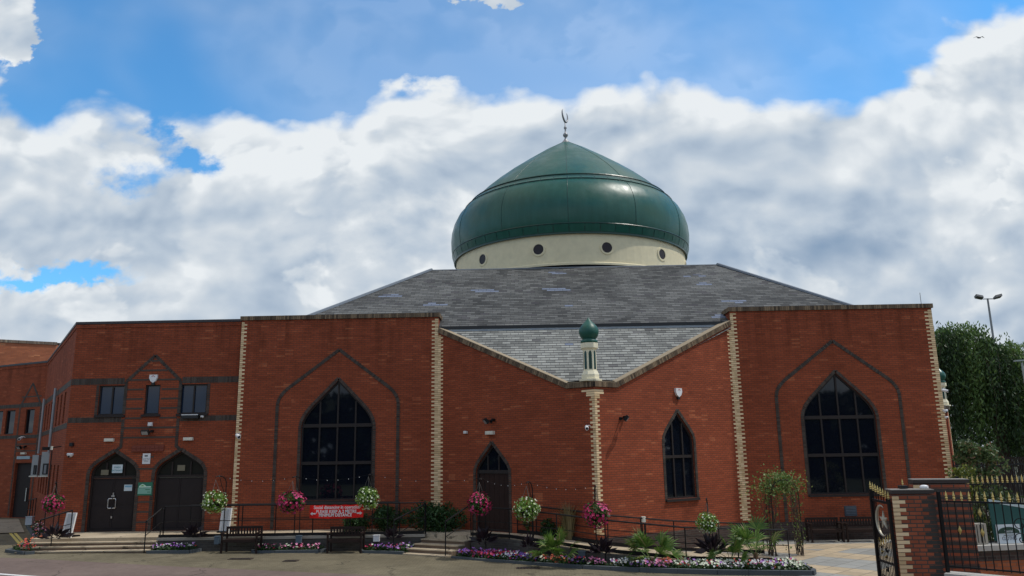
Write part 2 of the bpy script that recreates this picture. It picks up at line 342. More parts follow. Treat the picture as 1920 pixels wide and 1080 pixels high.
# ------------------------------------------------------------------ mesh builder
class MB:
    def __init__(s): s.v = []; s.f = []; s.mi = []
    def add(s, vs, fs, mi=0):
        b = len(s.v); s.v += [tuple(x) for x in vs]; s.f += [tuple(i+b for i in f) for f in fs]; s.mi += [mi]*len(fs); return s
    def obox(s, c, ax, ay, az, mi=0):
        """box at centre c with half-axis vectors"""
        c = Vector(c); ax, ay, az = Vector(ax), Vector(ay), Vector(az)
        if ax.cross(ay).dot(az) < 0: ax = -ax
        vs = [c + ax*i + ay*j + az*k for k in (-1, 1) for j in (-1, 1) for i in (-1, 1)]
        return s.add(vs, [(0, 2, 3, 1), (4, 5, 7, 6), (0, 1, 5, 4), (2, 6, 7, 3), (0, 4, 6, 2), (1, 3, 7, 5)], mi)
    def box(s, x0, x1, y0, y1, z0, z1, mi=0):
        return s.obox(((x0+x1)/2, (y0+y1)/2, (z0+z1)/2), ((x1-x0)/2, 0, 0), (0, (y1-y0)/2, 0), (0, 0, (z1-z0)/2), mi)
    def bar(s, a, b, w, h=None, mi=0):
        a, b = Vector(a), Vector(b); d = b-a; L = d.length
        if L < 1e-6: return s
        d /= L; h = h or w
        t = d.cross(Vector((0, 0, 1)))
        t = Vector((1, 0, 0)) if t.length < 1e-3 else t.normalized()
        q = t.cross(d).normalized()
        return s.obox((a+b)/2, t*w/2, q*h/2, d*L/2, mi)
    def tube(s, pts, r, n=6, mi=0, cap=True):
        pts = [Vector(p) for p in pts]; m = len(pts)
        rr = r if isinstance(r, (list, tuple)) else [r]*m
        vs = []; prev = None
        for i, p in enumerate(pts):
            d = (pts[min(i+1, m-1)] - pts[max(i-1, 0)]).normalized()
            t = prev if prev is not None else (Vector((1, 0, 0)) if abs(d.x) < .9 else Vector((0, 1, 0)))
            t = (t - d*t.dot(d)).normalized(); prev = t; q = d.cross(t)
            for k in range(n):
                a = 2*pi*k/n; vs.append(p + (t*cos(a) + q*sin(a))*rr[i])
        fs = [(i*n+k, i*n+(k+1) % n, (i+1)*n+(k+1) % n, (i+1)*n+k) for i in range(m-1) for k in range(n)]
        if cap: fs += [tuple(range(n-1, -1, -1)), tuple(range((m-1)*n, m*n))]
        return s.add(vs, fs, mi)
    def lathe(s, prof, n=32, c=(0, 0, 0), a0=0.0, a1=2*pi, mi=0):
        full = abs(a1-a0-2*pi) < 1e-6; cols = n if full else n+1; c = Vector(c); vs = []
        for r, z in prof:
            for k in range(cols):
                a = a0 + (a1-a0)*k/n; vs.append(c + Vector((r*cos(a), r*sin(a), z)))
        fs = []
        for i in range(len(prof)-1):
            for k in range(n):
                k2 = (k+1) % cols
                fs.append((i*cols+k, i*cols+k2, (i+1)*cols+k2, (i+1)*cols+k))
        return s.add(vs, fs, mi)
    def disc(s, c, ax, ay, n=12, mi=0):
        c = Vector(c); ax = Vector(ax); ay = Vector(ay)
        return s.add([c + ax*cos(2*pi*k/n) + ay*sin(2*pi*k/n) for k in range(n)], [tuple(range(n))], mi)
    def leaf(s, c, size, up=None, asp=.55, mi=0, d=None):
        c = Vector(c)
        d = Vector((random.gauss(0, 1), random.gauss(0, 1), random.gauss(0, 1))) if d is None else Vector(d)
        d.normalize(); t = d.cross(Vector((random.gauss(0, 1), random.gauss(0, 1), random.gauss(0, 1))))
        if t.length < 1e-3: t = Vector((1, 0, 0))
        t.normalize(); a = d*size/2; b = t*size*asp/2
        return s.add([c-a, c+b*.9-a*.1, c+a, c-b*.9-a*.1], [(0, 1, 2, 3)], mi)
    def build(s, name, mats, parent=None, smooth=False, world=True):
        if not isinstance(mats, (list, tuple)): mats = [mats]
        me = bpy.data.meshes.new(name)
        me.from_pydata(s.v, [], s.f); me.update()
        for m in mats: me.materials.append(m)
        if len(mats) > 1: me.polygons.foreach_set('material_index', s.mi)
        if smooth: me.polygons.foreach_set('use_smooth', [True]*len(s.f))
        uvl = me.uv_layers.new(name='UVMap'); uvs = []
        Z = Vector((0, 0, 1))
        for p in me.polygons:
            n = p.normal
            if abs(n.z) > .985: t, b = Vector((1, 0, 0)), Vector((0, 1, 0))
            else: t = Z.cross(n).normalized(); b = n.cross(t)
            for vi in p.vertices:
                co = me.vertices[vi].co; uvs += [co.dot(t), co.dot(b)]
        uvl.data.foreach_set('uv', uvs)
        o = bpy.data.objects.new(name, me); COL.objects.link(o)
        if parent is not None:
            r = parent
            off = Vector((0, 0, 0))
            while r is not None: off += Vector(r.location); r = r.parent
            if world: me.transform(Matrix.Translation(-off))
            o.parent = parent
        return o

def tag(o, label=None, cat=None, group=None, kind=None):
    if label: o['label'] = label
    if cat: o['category'] = cat
    if group: o['group'] = group
    if kind: o['kind'] = kind
    return o
def thing(name, label, cat, loc=(0, 0, 0), group=None, rz=0.0):
    o = bpy.data.objects.new(name, None); COL.objects.link(o); o.location = loc; o.rotation_euler = (0, 0, rz)
    o.empty_display_size = .2
    return tag(o, label, cat, group)
def dup(root, loc, rz=0.0, label=None):
    r = root.copy(); COL.objects.link(r); r.location = loc; r.rotation_euler = (0, 0, rz)
    if label: r['label'] = label
    for ch in list(root.children):
        c = ch.copy(); COL.objects.link(c); c.parent = r
        for gch in ch.children:
            d = gch.copy(); COL.objects.link(d); d.parent = c
    return r
def single(mb, name, m, label, cat, group=None, kind=None, smooth=False, loc=None):
    o = mb.build(name, m, None, smooth)
    if loc is not None:
        o.data.transform(Matrix.Translation(-Vector(loc))); o.location = loc
    return tag(o, label, cat, group, kind)
def struct(mb, name, m, smooth=False): return tag(mb.build(name, m, None, smooth), kind='structure')

class Wall:
    """a vertical wall plane: u runs left to right as seen from outside"""
    def __init__(s, a, b):
        s.a = Vector((a[0], a[1], 0)); d = Vector((b[0]-a[0], b[1]-a[1], 0)); s.L = d.length; s.d = d.normalized()
        s.n = Vector((s.d.y, -s.d.x, 0))
    def p(s, u, z, out=0.0): return s.a + s.d*u + Vector((0, 0, z)) + s.n*out
    def u(s, x): return (x-s.a.x)/s.d.x
    def hit(s, px, py):
        d = FW + RT*((px-960)/F_PX) + UP*((540-py)/F_PX); c = Vector((0, 0, EYE))
        q = c + d*((s.a-c).dot(s.n)/d.dot(s.n)); return (q-s.a).dot(s.d), q.z
    def panel(s, mb, outer, holes=(), thick=.35, out=0.0, mi=0, back=False):
        loops = [[Vector((x, y, 0)) for x, y in lp] for lp in [outer]+list(holes)]
        tris = tessellate_polygon(loops); flat = [q for lp in loops for q in lp]
        front = [s.p(q.x, q.y, out) for q in flat]
        fs = []
        for t in tris:
            a, b, c = (front[i] for i in t)
            nn = (b-a).cross(c-a)
            if nn.length < 1e-9: continue
            fs.append(tuple(t) if nn.dot(s.n) > 0 else (t[0], t[2], t[1]))
        mb.add(front, fs, mi)
        k = 0
        for j, lp in enumerate(loops):
            m = len(lp); area = sum(lp[i].x*lp[(i+1) % m].y - lp[(i+1) % m].x*lp[i].y for i in range(m))
            vs = [s.p(q.x, q.y, out) for q in lp] + [s.p(q.x, q.y, out-thick) for q in lp]
            ccw = area > 0
            if j > 0: ccw = not ccw
            f2 = [(i, m+i, m+(i+1) % m, (i+1) % m) if ccw else (i, (i+1) % m, m+(i+1) % m, m+i) for i in range(m)]
            mb.add(vs, f2, mi)
        return mb
    def rect(s, mb, u0, u1, z0, z1, out0, out1, mi=0):
        c = s.p((u0+u1)/2, (z0+z1)/2, (out0+out1)/2)
        return mb.obox(c, s.d*(u1-u0)/2, s.n*(out1-out0)/2, Vector((0, 0, (z1-z0)/2)), mi)

def arch(u0, u1, z0, zs, za, k=.28, n=5):
    """pointed arch outline from lower left, clockwise: straight jambs, short curved shoulders, straight slopes"""
    um = (u0+u1)/2; hw = (u1-u0)/2
    def shoulder(side):
        c = Vector((um+side*hw, zs)); apex = Vector((um, za)); start = Vector((um+side*hw, zs-k*hw)); 
        d = (apex-c); end = c + d*(k*1.15)
        # bow the slope outward a little
        pts = []
        for i in range(n+1):
            t = i/n; pts.append(start*(1-t)**2 + c*2*t*(1-t) + end*t*t)
        return pts
    L = shoulder(-1); R = shoulder(1)
    return [(u0, z0)] + [(q.x, q.y) for q in L] + [(um, za)] + [(q.x, q.y) for q in reversed(R)] + [(u1, z0)]

def inset(poly, d):
    """offset a closed clockwise outline inward by d"""
    m = len(poly); out = []
    for i in range(m):
        a = Vector(poly[i-1]); b = Vector(poly[i]); c = Vector(poly[(i+1) % m])
        e1 = (b-a).normalized(); e2 = (c-b).normalized()
        n1 = Vector((e1.y, -e1.x)); n2 = Vector((e2.y, -e2.x)); nb = (n1+n2)
        nb = nb.normalized() if nb.length > 1e-6 else n1
        k = d/max(.4, nb.dot(n1)); q = b + nb*k; out.append((q.x, q.y))
    return out

def brick_band(mb, w, pts, width, out0, out1, pitch=.075, gap=.012, side=0, mi=0, alt=None):
    """header bricks set across a path on a wall"""
    for i in range(len(pts)-1):
        a, b = Vector(pts[i]), Vector(pts[i+1]); d = b-a; L = d.length
        if L < 1e-4: continue
        n = max(1, round(L/pitch)); st = L/n; d /= L; q = Vector((-d.y, d.x))
        for k in range(n):
            c = a + d*st*(k+.5) + q*side
            cc = w.p(c.x, c.y, (out0+out1)/2)
            D = w.d*d.x + Vector((0, 0, d.y)); Q = w.d*q.x + Vector((0, 0, q.y))
            mb.obox(cc, D*(st-gap)/2, Q*width/2, w.n*(out1-out0)/2, mi if alt is None else alt())

def quoin(mb, w, ue, z0, z1, inward, phase, long=.225, short=.105, proud=.006, extra=None):
    """toothed cream bricks at a wall end; inward = +1 or -1 along u"""
    n = int((z1-z0)/.075)
    for k in range(n):
        z = z0 + k*.075; L = long if (k+phase) % 2 else short
        if extra: L += extra(z)
        a, b = sorted((ue, ue+inward*L))
        w.rect(mb, a, b, z+.006, z+.069, -.02, proud)

# ------------------------------------------------------------------ ground
def gz(x):
    t = min(1.0, max(0.0, (4-x)/20.0)); return .15 + .235*t
def gsheet(poly, dz, name, m, kind='structure', seg=2.0):
    """a sheet following the ground, from an outline of x, y points (split in x strips)"""
    mb = MB(); xs = [p[0] for p in poly]; lo, hi = min(xs), max(xs)
    cuts = [lo]; x = math.floor(lo/seg)*seg + seg
    while x < hi-1e-6: cuts.append(x); x += seg
    cuts.append(hi)
    def clip(pl, a, keep_less):
        out = []
        for i in range(len(pl)):
            p, q = pl[i], pl[(i+1) % len(pl)]
            ip = p[0] <= a if keep_less else p[0] >= a; iq = q[0] <= a if keep_less else q[0] >= a
            if ip: out.append(p)
            if ip != iq:
                t = (a-p[0])/(q[0]-p[0]); out.append((a, p[1]+(q[1]-p[1])*t))
        return out
    for i in range(len(cuts)-1):
        pl = clip(clip(poly, cuts[i+1], True), cuts[i], False)
        if len(pl) > 2:
            ar = sum(pl[j][0]*pl[(j+1) % len(pl)][1]-pl[(j+1) % len(pl)][0]*pl[j][1] for j in range(len(pl)))
            if ar < 0: pl = pl[::-1]
            mb.add([(a, b, gz(a)+dz) for a, b in pl], [tuple(range(len(pl)))])
    return tag(mb.build(name, m), kind=kind)
TARM = mat('forecourt_asphalt', fn=f_ground((.150, .130, .088), (.210, .182, .122), cell=(.2, .1, .006)), rough=.95, spec=.15)
ROAD = mat('road_asphalt', fn=f_ground((.150, .112, .098), (.175, .134, .115)), rough=.95, spec=.15)
GRASSY = mat('far_ground', fn=f_ground((.06, .08, .04), (.09, .10, .06)), rough=.95)
PAVE = mat('flag_paving', fn=f_paving, rough=.85)
PAVEG = mat('pale_paving', fn=f_ground((.30, .26, .20), (.36, .31, .24)), rough=.95, spec=.1)
gsheet([(-600, -400), (600, -400), (600, 900), (-600, 900)], 0, 'ground', GRASSY, seg=4)
gsheet([(-60, 10), (9, 10), (9, 30.2), (-60, 60)], .02, 'forecourt', TARM)
ra, rb, rc = PZ(0, 1046, .4), PZ(330, 1062, .35), PZ(760, 1082, .25)
gsheet([(-60, 24.9), (ra.x, ra.y), (rb.x, rb.y), (rc.x, rc.y), (9, 18.5), (9, 12), (-60, 12)], .026, 'road', ROAD)
la, lb = PZ(-40, 1073, .4), PZ(105, 1083, .38)
gsheet([(la.x, la.y), (lb.x, lb.y), (lb.x-.1, lb.y-.13), (la.x-.1, la.y-.13)], .032, 'white_road_line', mat('white_line_paint', (.7, .7, .7), .8))
gsheet([(4.2, 24.0), (7.2, 22.3), (8.6, 19.5), (8.6, 10), (30, 10), (30, 46), (16.05, 46), (16.05, 30.24), (4.2, 30.24)], .027, 'paving', PAVE)
YEL = mat('yellow_line_paint', (.62, .50, .13), .8)
for a, b in ((16, 34), (25, 43)):
    p0, p1 = PZ(a, 1000, .4), PZ(b, 1021, .4)
    gsheet([(p0.x, p0.y), (p0.x+.14, p0.y), (p1.x+.14, p1.y), (p1.x, p1.y)], .03, 'yellow_line', YEL, seg=.5)
p = [PZ(-30, 974, .42), PZ(35, 974, .42), PZ(46, 999, .42), PZ(-30, 1001, .42)]
gsheet([(q.x, q.y) for q in p], .06, 'side_path', PAVEG, seg=.5)

# ------------------------------------------------------------------ the mosque
FY = 30.25; XL0, XL1, XR0, XR1 = -11.22, -3.38, 8.14, 16.05; QX, QY = 2.30, 25.87
WL = Wall((XL0, FY), (XL1, FY)); WR = Wall((XR0, FY), (XR1, FY))
WQL = Wall((XL1, FY), (QX, QY)); WQR = Wall((QX, QY), (XR0, FY))
HX, HY = 2.75, 44.0
mosque = thing('mosque', 'red brick mosque with a broad green onion dome on a cream drum over slate roofs', 'mosque', (HX, 33, .15))
ZB = .05; ZT = 8.84
def add_window(w, poly, mull, trans, sillz=None, depth=.14, fr=.06, name='window', lab=None, parent=None, glass=None):
    fm = MB(); inn = inset(poly, fr)
    w.panel(fm, poly, [inn], .07, -depth+.07)
    us = [p[0] for p in poly]; u0, u1 = min(us), max(us); zs = [p[1] for p in poly]; z0, z1 = min(zs), max(zs)
    def ztop(u):
        best = z0
        for i in range(len(inn)):
            a, b = inn[i], inn[(i+1) % len(inn)]
            if min(a[0], b[0])-1e-6 <= u <= max(a[0], b[0])+1e-6 and abs(a[0]-b[0]) > 1e-6:
                t = (u-a[0])/(b[0]-a[0]); best = max(best, a[1]+(b[1]-a[1])*t)
        return best
    for m in mull: w.rect(fm, m-.03, m+.03, z0+fr+.002, ztop(m)-.02, -depth+.004, -depth+.066)
    for z, hh in trans: w.rect(fm, u0+fr+.002, u1-fr-.002, z-hh/2, z+hh/2, -depth+.002, -depth+.073)
    o = fm.build(name, FRAME, parent or mosque)
    if lab: o['label'] = lab
    gm = MB(); w.panel(gm, inset(poly, .02), [], .01, -depth+.02); gm.build('pane', glass or GLASS, o)
    if sillz is not None:
        sm = MB(); w.rect(sm, u0-.08, u1+.08, sillz-.09, sillz-.004, -.12, .07); sm.build('sill', FRAME, o)
    return o

# walls with their openings
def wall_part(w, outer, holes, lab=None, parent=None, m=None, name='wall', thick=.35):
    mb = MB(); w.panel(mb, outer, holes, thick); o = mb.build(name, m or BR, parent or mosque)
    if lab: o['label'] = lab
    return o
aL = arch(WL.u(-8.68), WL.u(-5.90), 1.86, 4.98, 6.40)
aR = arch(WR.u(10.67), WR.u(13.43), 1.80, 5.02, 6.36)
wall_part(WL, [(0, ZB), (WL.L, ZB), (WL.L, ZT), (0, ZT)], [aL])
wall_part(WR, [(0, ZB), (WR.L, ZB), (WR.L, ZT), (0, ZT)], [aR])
for w, a in ((WL, aL), (WR, aR)):
    us = [p[0] for p in a]; u0, u1 = min(us), max(us); q = (u1-u0)/4
    add_window(w, a, [u0+q, u0+2*q, u0+3*q], [(4.66, .13), (3.24, .12)], a[0][1], lab=None)
    bm = MB(); brick_band(bm, w, inset(a, -.057)[0:], .115, -.02, .014); bm.build('arch_surround', DKB, mosque)
    um = (u0+u1)/2
    o = arch(um-2.36, um+2.36, ZB+.75, 5.82, 7.60, .16)
    bm = MB(); brick_band(bm, w, o, .125, -.02, .022); bm.build('arch_moulding', DKB, mosque)
uvv, zvv = 4.95, 5.70     # where the sloping parapet flattens
_qa, _qb = WQL.u(1.42), WQR.u(3.11)
topL = [(0, 8.22), (_qa, 5.64), (WQL.L, 5.64)]; topR = [(0, 5.64), (_qb, 5.64), (WQR.L, 8.30)]
d0, d1 = WQL.u(-1.86), WQL.u(-.63)
aD = arch(d0, d1, .80, 3.02, 3.84, .25); aC = arch(WQR.u(4.86), WQR.u(6.08), 1.86, 4.02, 4.86, .25)
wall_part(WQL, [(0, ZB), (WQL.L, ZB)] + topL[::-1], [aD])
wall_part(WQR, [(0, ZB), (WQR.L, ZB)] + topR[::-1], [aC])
um = (WQR.u(4.86)+WQR.u(6.08))/2; q = (WQR.u(6.08)-WQR.u(4.86))/3
add_window(WQR, aC, [um-q/2, um+q/2], [(3.30, .10)], 1.86)
# the narrow plank door between the blocks
dm = MB(); inn = inset(aD, .07); WQL.panel(dm, aD, [inn], .08, -.08)
WQL.rect(dm, d0+.07, d1-.07, 2.80, 2.92, -.155, -.085)
for f in (1/3, 2/3):
    uu = d0+(d1-d0)*f; WQL.rect(dm, uu-.025, uu+.025, 2.92, 3.45, -.155, -.087)
dr = dm.build('door', FRAME, mosque)
pm = MB()
for i in range(6):
    a = d0+.075+(d1-d0-.15)*i/6; WQL.rect(pm, a+.004, a+(d1-d0-.15)/6-.004, .84, 2.80, -.17, -.13)
WQL.rect(pm, d0+.08, d1-.08, .84, 2.80, -.2, -.165)
pm.build('door_leaf', DOORP, dr)
gm = MB(); WQL.panel(gm, [(p[0], max(p[1], 2.9)) for p in inset(aD, .03)], [], .01, -.13); gm.build('fanlight', GLASS, dr)
for w, a in ((WQL, aD), (WQR, aC)):
    bm = MB(); brick_band(bm, w, inset(a, -.057), .115, -.02, .012); bm.build('arch_surround', DKB, mosque)
# plinths
for w, u0, u1, zt in ((WL, .0, WL.L, .84), (WQR, 0, WQR.L, .80), (WR, 0, WR.L, .82), (WQL, .0, WQL.u(-1.95), .84), (WQL, WQL.u(-.5), WQL.L, .80)):
    mb = MB(); w.rect(mb, u0, u1, ZB, zt, -.1, .03)
    mb.build('plinth', BRD if w in (WQR, WR) else BR, mosque)
# quoins
qm = MB(); quoin(qm, WL, 0, .9, ZT, 1, 0, .215, .11); qm.build('quoin', CREAM, mosque)
qm = MB(); quoin(qm, WL, WL.L, .9, ZT, -1, 0, .26, .14); quoin(qm, WQL, 0, .9, 8.1, 1, 1, .26, .14); qm.build('quoin', CREAM, mosque)
def corb(z): return max(0.0, (z-5.22)/.42*.5)
qm = MB(); quoin(qm, WQL, WQL.L, .9, 5.62, -1, 0, .20, .10, extra=corb); quoin(qm, WQR, 0, .9, 5.62, 1, 1, .20, .10, extra=corb); qm.build('quoin', CREAM, mosque)
qm = MB(); quoin(qm, WQR, WQR.L, .9, 8.15, -1, 0, .25, .13); quoin(qm, WR, 0, .9, ZT, 1, 1, .24, .12); qm.build('quoin', CREAM, mosque)
qm = MB(); quoin(qm, WR, WR.L, .9, ZT, -1, 0, .29, .15); qm.build('quoin', CREAM, mosque)
# block sides, flat roofs and copings
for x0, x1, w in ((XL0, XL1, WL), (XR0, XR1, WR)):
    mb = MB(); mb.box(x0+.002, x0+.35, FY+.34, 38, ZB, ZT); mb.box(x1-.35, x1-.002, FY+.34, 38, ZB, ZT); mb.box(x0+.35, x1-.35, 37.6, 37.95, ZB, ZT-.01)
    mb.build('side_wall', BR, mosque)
    mb = MB(); mb.box(x0+.3, x1-.3, FY+.3, 37.7, 8.3, 8.45); mb.build('flat_roof', LEAD, mosque)
    cm = MB()
    e = .06
    n = round((x1-x0+2*e)/.075); st = (x1-x0+2*e)/n
    for k in range(n):
        a = x0-e+k*st; cm.box(a+.005, a+st-.005, FY-e, FY+.40, ZT, ZT+.165)
    m2 = round(7.7/.075)
    for xx in (x0, x1):
        for k in range(m2):
            b = FY+.41+k*.075; cm.box(xx-e if xx == x0 else xx-.36, xx+.36 if xx == x0 else xx+e, b+.005, b+.07, ZT, ZT+.165)
    cm.build('coping', COPE2, mosque)
    mb = MB(); mb.box(x0-e+.01, x1+e-.01, FY-e+.01, FY+.39, ZT-.004, ZT+.155); mb.build('coping_bed', mat('coping_joint', (.045, .036, .03), .9), mosque)
for w, top in ((WQL, topL), (WQR, topR)):
    cm = MB()
    brick_band(cm, w, top, .165, -.36, .06, side=.083)
    cm.build('coping', COPE2, mosque)
    cm = MB()
    for i in range(2):
        a, b = Vector(top[i]), Vector(top[i+1]); d = (b-a).normalized(); q = Vector((-d.y, d.x)); c = (a+b)/2 + q*.180; L = (b-a).length
        cm.obox(w.p(c.x, c.y, -.14), (w.d*d.x+Vector((0, 0, d.y)))*(L/2), (w.d*q.x+Vector((0, 0, q.y)))*.010, w.n*.19)
        c = (a+b)/2 + q*.075
        cm.obox(w.p(c.x, c.y, -.14), (w.d*d.x+Vector((0, 0, d.y)))*(L/2), (w.d*q.x+Vector((0, 0, q.y)))*.07, w.n*.185, 1)
    cm.build('coping_cap', [MORTAR, mat('coping_joint', (.045, .036, .03), .9)], mosque)
# roofs
RE = 37.25; RZ = 12.40; GY, GZ = 30.4, 8.50
tl, tr = Vector((-4.5, RE, RZ)), Vector((9.6, RE, RZ))
bl, br_ = Vector((-10.0, GY, GZ-.02)), Vector((14.5, GY, GZ-.02))
mb = MB()
back = [Vector((-4.5, 52, RZ)), Vector((9.6, 52, RZ)), Vector((-10.3, 58, GZ)), Vector((14.5, 58, GZ))]
mb.add([tl, tr, br_, bl], [(0, 3, 2, 1)]); mb.add([tl, back[0], back[2], bl], [(0, 1, 2, 3)]); mb.add([tr, back[1], back[3], br_], [(0, 3, 2, 1)])
mb.add([back[0], back[1], back[3], back[2]], [(0, 1, 2, 3)])
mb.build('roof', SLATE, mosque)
mb = MB(); mb.add([tl, tr, back[1], back[0]], [(0, 1, 2, 3)])
mb.build('roof_deck', LEAD, mosque)
mb = MB(); mb.tube([bl, tl+Vector((0, 0, .03))], .08); mb.tube([br_, tr+Vector((0, 0, .03))], .08); mb.tube([tl, tr], .035)
mb.build('ridge_flashing', LEAD, mosque)
mb = MB(); mb.box(-3.36, 8.12, GY-.12, GY+.05, GZ-.16, GZ-.045); mb.build('gutter', BLACK, mosque)
mb = MB()
lt = GZ-.20
mb.add([(-3.3, GY-.02, lt), (8.1, GY-.02, lt), (8.1, FY-.15, lt-.15), (QX+.6, 26.55, 5.55), (QX-.6, 26.55, 5.55), (-3.3, FY-.15, lt-.15)], [(0, 5, 4, 3, 2, 1)])
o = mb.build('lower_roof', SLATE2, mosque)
mb = MB(); mb.box(-3.36, 8.12, GY-.10, GY+.0, lt-.055, lt+.035); mb.build('roof_flashing', mat('pale_flashing', (.30, .34, .38), .5), mosque)
# drum and dome
dprof = [(6.52, 11.6), (6.52, 12.55), (6.72, 12.56), (6.72, 12.66), (6.62, 12.72), (6.60, 14.25)]
mb = MB(); mb.lathe(dprof[2:], 96, (HX, HY, 0)); drum = mb.build('drum', RENDER_, mosque)
mb = MB(); mb.lathe(dprof[:3], 96, (HX, HY, 0)); mb.build('drum_base', mat('dark_louvre', (.03, .034, .04), .5), mosque)
for k in range(12):
    a = radians(-90-17+29.5*0 + 30*k); c = Vector((HX, HY, 13.47)); n = Vector((cos(a), sin(a), 0)); t = Vector((-sin(a), cos(a), 0))
    mb = MB(); q = c + n*6.60
    prof = [(.27, -.05), (.27, .045), (.36, .045), (.38, .0), (.38, -.05)]
    vs = []; N = 28
    for r, d in prof:
        for j in range(N): vs.append(q + n*d + (t*cos(2*pi*j/N) + Vector((0, 0, 1))*sin(2*pi*j/N))*r)
    fs = [(i*N+j, (i+1)*N+j, (i+1)*N+(j+1) % N, i*N+(j+1) % N) for i in range(len(prof)-1) for j in range(N)]
    mb.add(vs, fs); ring = mb.build('round_window', RENDER_, mosque)
    mb = MB(); mb.disc(q + n*.02, t*.275, Vector((0, 0, .275)), 28); mb.build('pane', mat('round_pane_glass', (.03, .025, .03), .25, spec=.2), ring)
prof = [(6.66, 14.20), (6.80, 14.55), (6.88, 15.0), (6.90, 15.45), (6.86, 15.9), (6.74, 16.35), (6.50, 16.85), (6.18, 17.22), (5.98, 17.38)]
prof2 = [(5.92, 17.44), (5.60, 17.80), (5.02, 18.36), (4.30, 18.98), (3.42, 19.66), (2.40, 20.38), (1.30, 21.12), (.55, 21.56), (.14, 21.80)]
mb = MB(); mb.lathe([(6.60, 14.21)]+prof+prof2, 120, (HX, HY, 0)); dome = mb.build('dome', GREEN, mosque, smooth=True)
dome.data.polygons.foreach_set('use_smooth', [True]*len(dome.data.polygons))
# seams between the dome's sheets
allp = prof+prof2
mb = MB()
for k in range(12):
    a = radians(-90-3.5+30*k)
    mb.tube([Vector((HX+(r+.004)*cos(a), HY+(r+.004)*sin(a), z)) for r, z in allp], .012, 4)
mb.build('seam', GREEND, dome, smooth=True)
for nm, r0, z0, r1, z1, N, pr in (('lower_band', 6.68, 14.22, 6.80, 14.66, 54, .05), ('upper_band', 6.10, 17.26, 5.80, 17.62, 54, .05)):
    mb = MB(); mb.lathe([(r0-.02, z0-.05), (r0+.05, z0-.05), (r0+.05, z0+.02), (r1+.02, z1), (r1+.05, z1+.02), (r1+.03, z1+.06), (r1-.1, z1+.07)], 108, (HX, HY, 0))
    bd = mb.build(nm, GREEND, dome)
    mb = MB()
    for k in range(N):
        a0 = 2*pi*(k+.035)/N; a1 = 2*pi*(k+.965)/N; vs = []
        for (r, z) in ((r0+.06, z0+.05), (r1+.045, z1-.05)):
            for j in range(3):
                a = a0+(a1-a0)*j/2; vs.append(Vector((HX+r*cos(a), HY+r*sin(a), z)))
        for (r, z) in ((r0, z0+.05), (r1-.02, z1-.05)):
            for j in range(3):
                a = a0+(a1-a0)*j/2; vs.append(Vector((HX+r*cos(a), HY+r*sin(a), z)))
        mb.add(vs, [(0, 1, 4, 3), (1, 2, 5, 4), (6, 7, 1, 0), (7, 8, 2, 1), (3, 4, 10, 9), (4, 5, 11, 10), (0, 3, 9, 6), (2, 8, 11, 5)])
    mb.build('band_panel', GREEN, bd)
# finial
mb = MB(); mb.lathe([(.30, 21.70), (.16, 21.86), (.07, 22.0), (.05, 22.08), (.13, 22.16), (.16, 22.24), (.13, 22.33), (.05, 22.40), (.04, 22.60), (.09, 22.68), (.09, 22.74), (.035, 22.82), (.03, 23.1), (.0, 23.12)], 16, (HX, HY, 0))
fin = mb.build('finial', STEEL, mosque, smooth=True)
pts = []; rad = []
ca = radians(58)
for i in range(25):
    t = radians(-90-138+276*i/24); x = .33*cos(t); z = .33*sin(t)*1.12
    z += .06*(x < 0)*abs(x)/.36*3; pts.append(Vector((HX+x*cos(ca), HY+x*sin(ca), 23.47+z))); rad.append(.015+.048*sin(pi*i/24))
mb = MB(); mb.tube(pts, rad, 8); mb.build('crescent', STEEL, fin, smooth=True)

def turret(cx, cy, zb, lab_parent):
    mb = MB()
    def octo(r, z0, z1, r2=None): mb.lathe([(0, z0), (r, z0), (r2 or r, z1), (0, z1)], 8, (cx, cy, zb), pi/8, pi/8+2*pi)
    octo(.40, -.02, .045); octo(.31, .045, .20, .31); octo(.31, .20, .33, .25); octo(.235, .33, 1.06)
    octo(.235, 1.03, 1.10, .30); octo(.31, 1.10, 1.27, .31)
    t = mb.build('turret', WHITEST, mosque)
    gm = MB()
    for k in range(8):
        a = pi/4*k; n = Vector((cos(a), sin(a), 0)); tt = Vector((-sin(a), cos(a), 0)); ap = .235*cos(pi/8)
        c = Vector((cx, cy, zb)) + n*(ap+.004); w = .052
        o = [(-w, .38), (w, .38), (w, .92), (w*.7, .97), (0, 1.01), (-w*.7, .97), (-w, .92)]
        gm.add([c + tt*x + Vector((0, 0, z)) for x, z in o], [tuple(range(7))])
    gm.build('arched_panel', GREEND, t)
    rm = MB()
    rm.lathe([(.24, 1.27), (.29, 1.28), (.29, 1.36), (.22, 1.40), (.235, 1.42), (.30, 1.50), (.335, 1.60), (.34, 1.68), (.325, 1.76), (.28, 1.85), (.20, 1.94), (.12, 2.02), (.06, 2.09), (.02, 2.15), (0, 2.19)], 28, (cx, cy, zb))
    rm.build('turret_dome', GREEN, t, smooth=True)
turret(2.22, 26.22, 5.86, mosque)
mb = MB(); mb.add([(1.35, 26.9, 5.85), (3.2, 26.9, 5.85), (3.05, 26.5, 5.868), (QX, QY-.05, 5.868), (1.5, 26.5, 5.868)], [(0, 4, 3, 2, 1)])
mb.build('ledge', MORTAR, mosque)
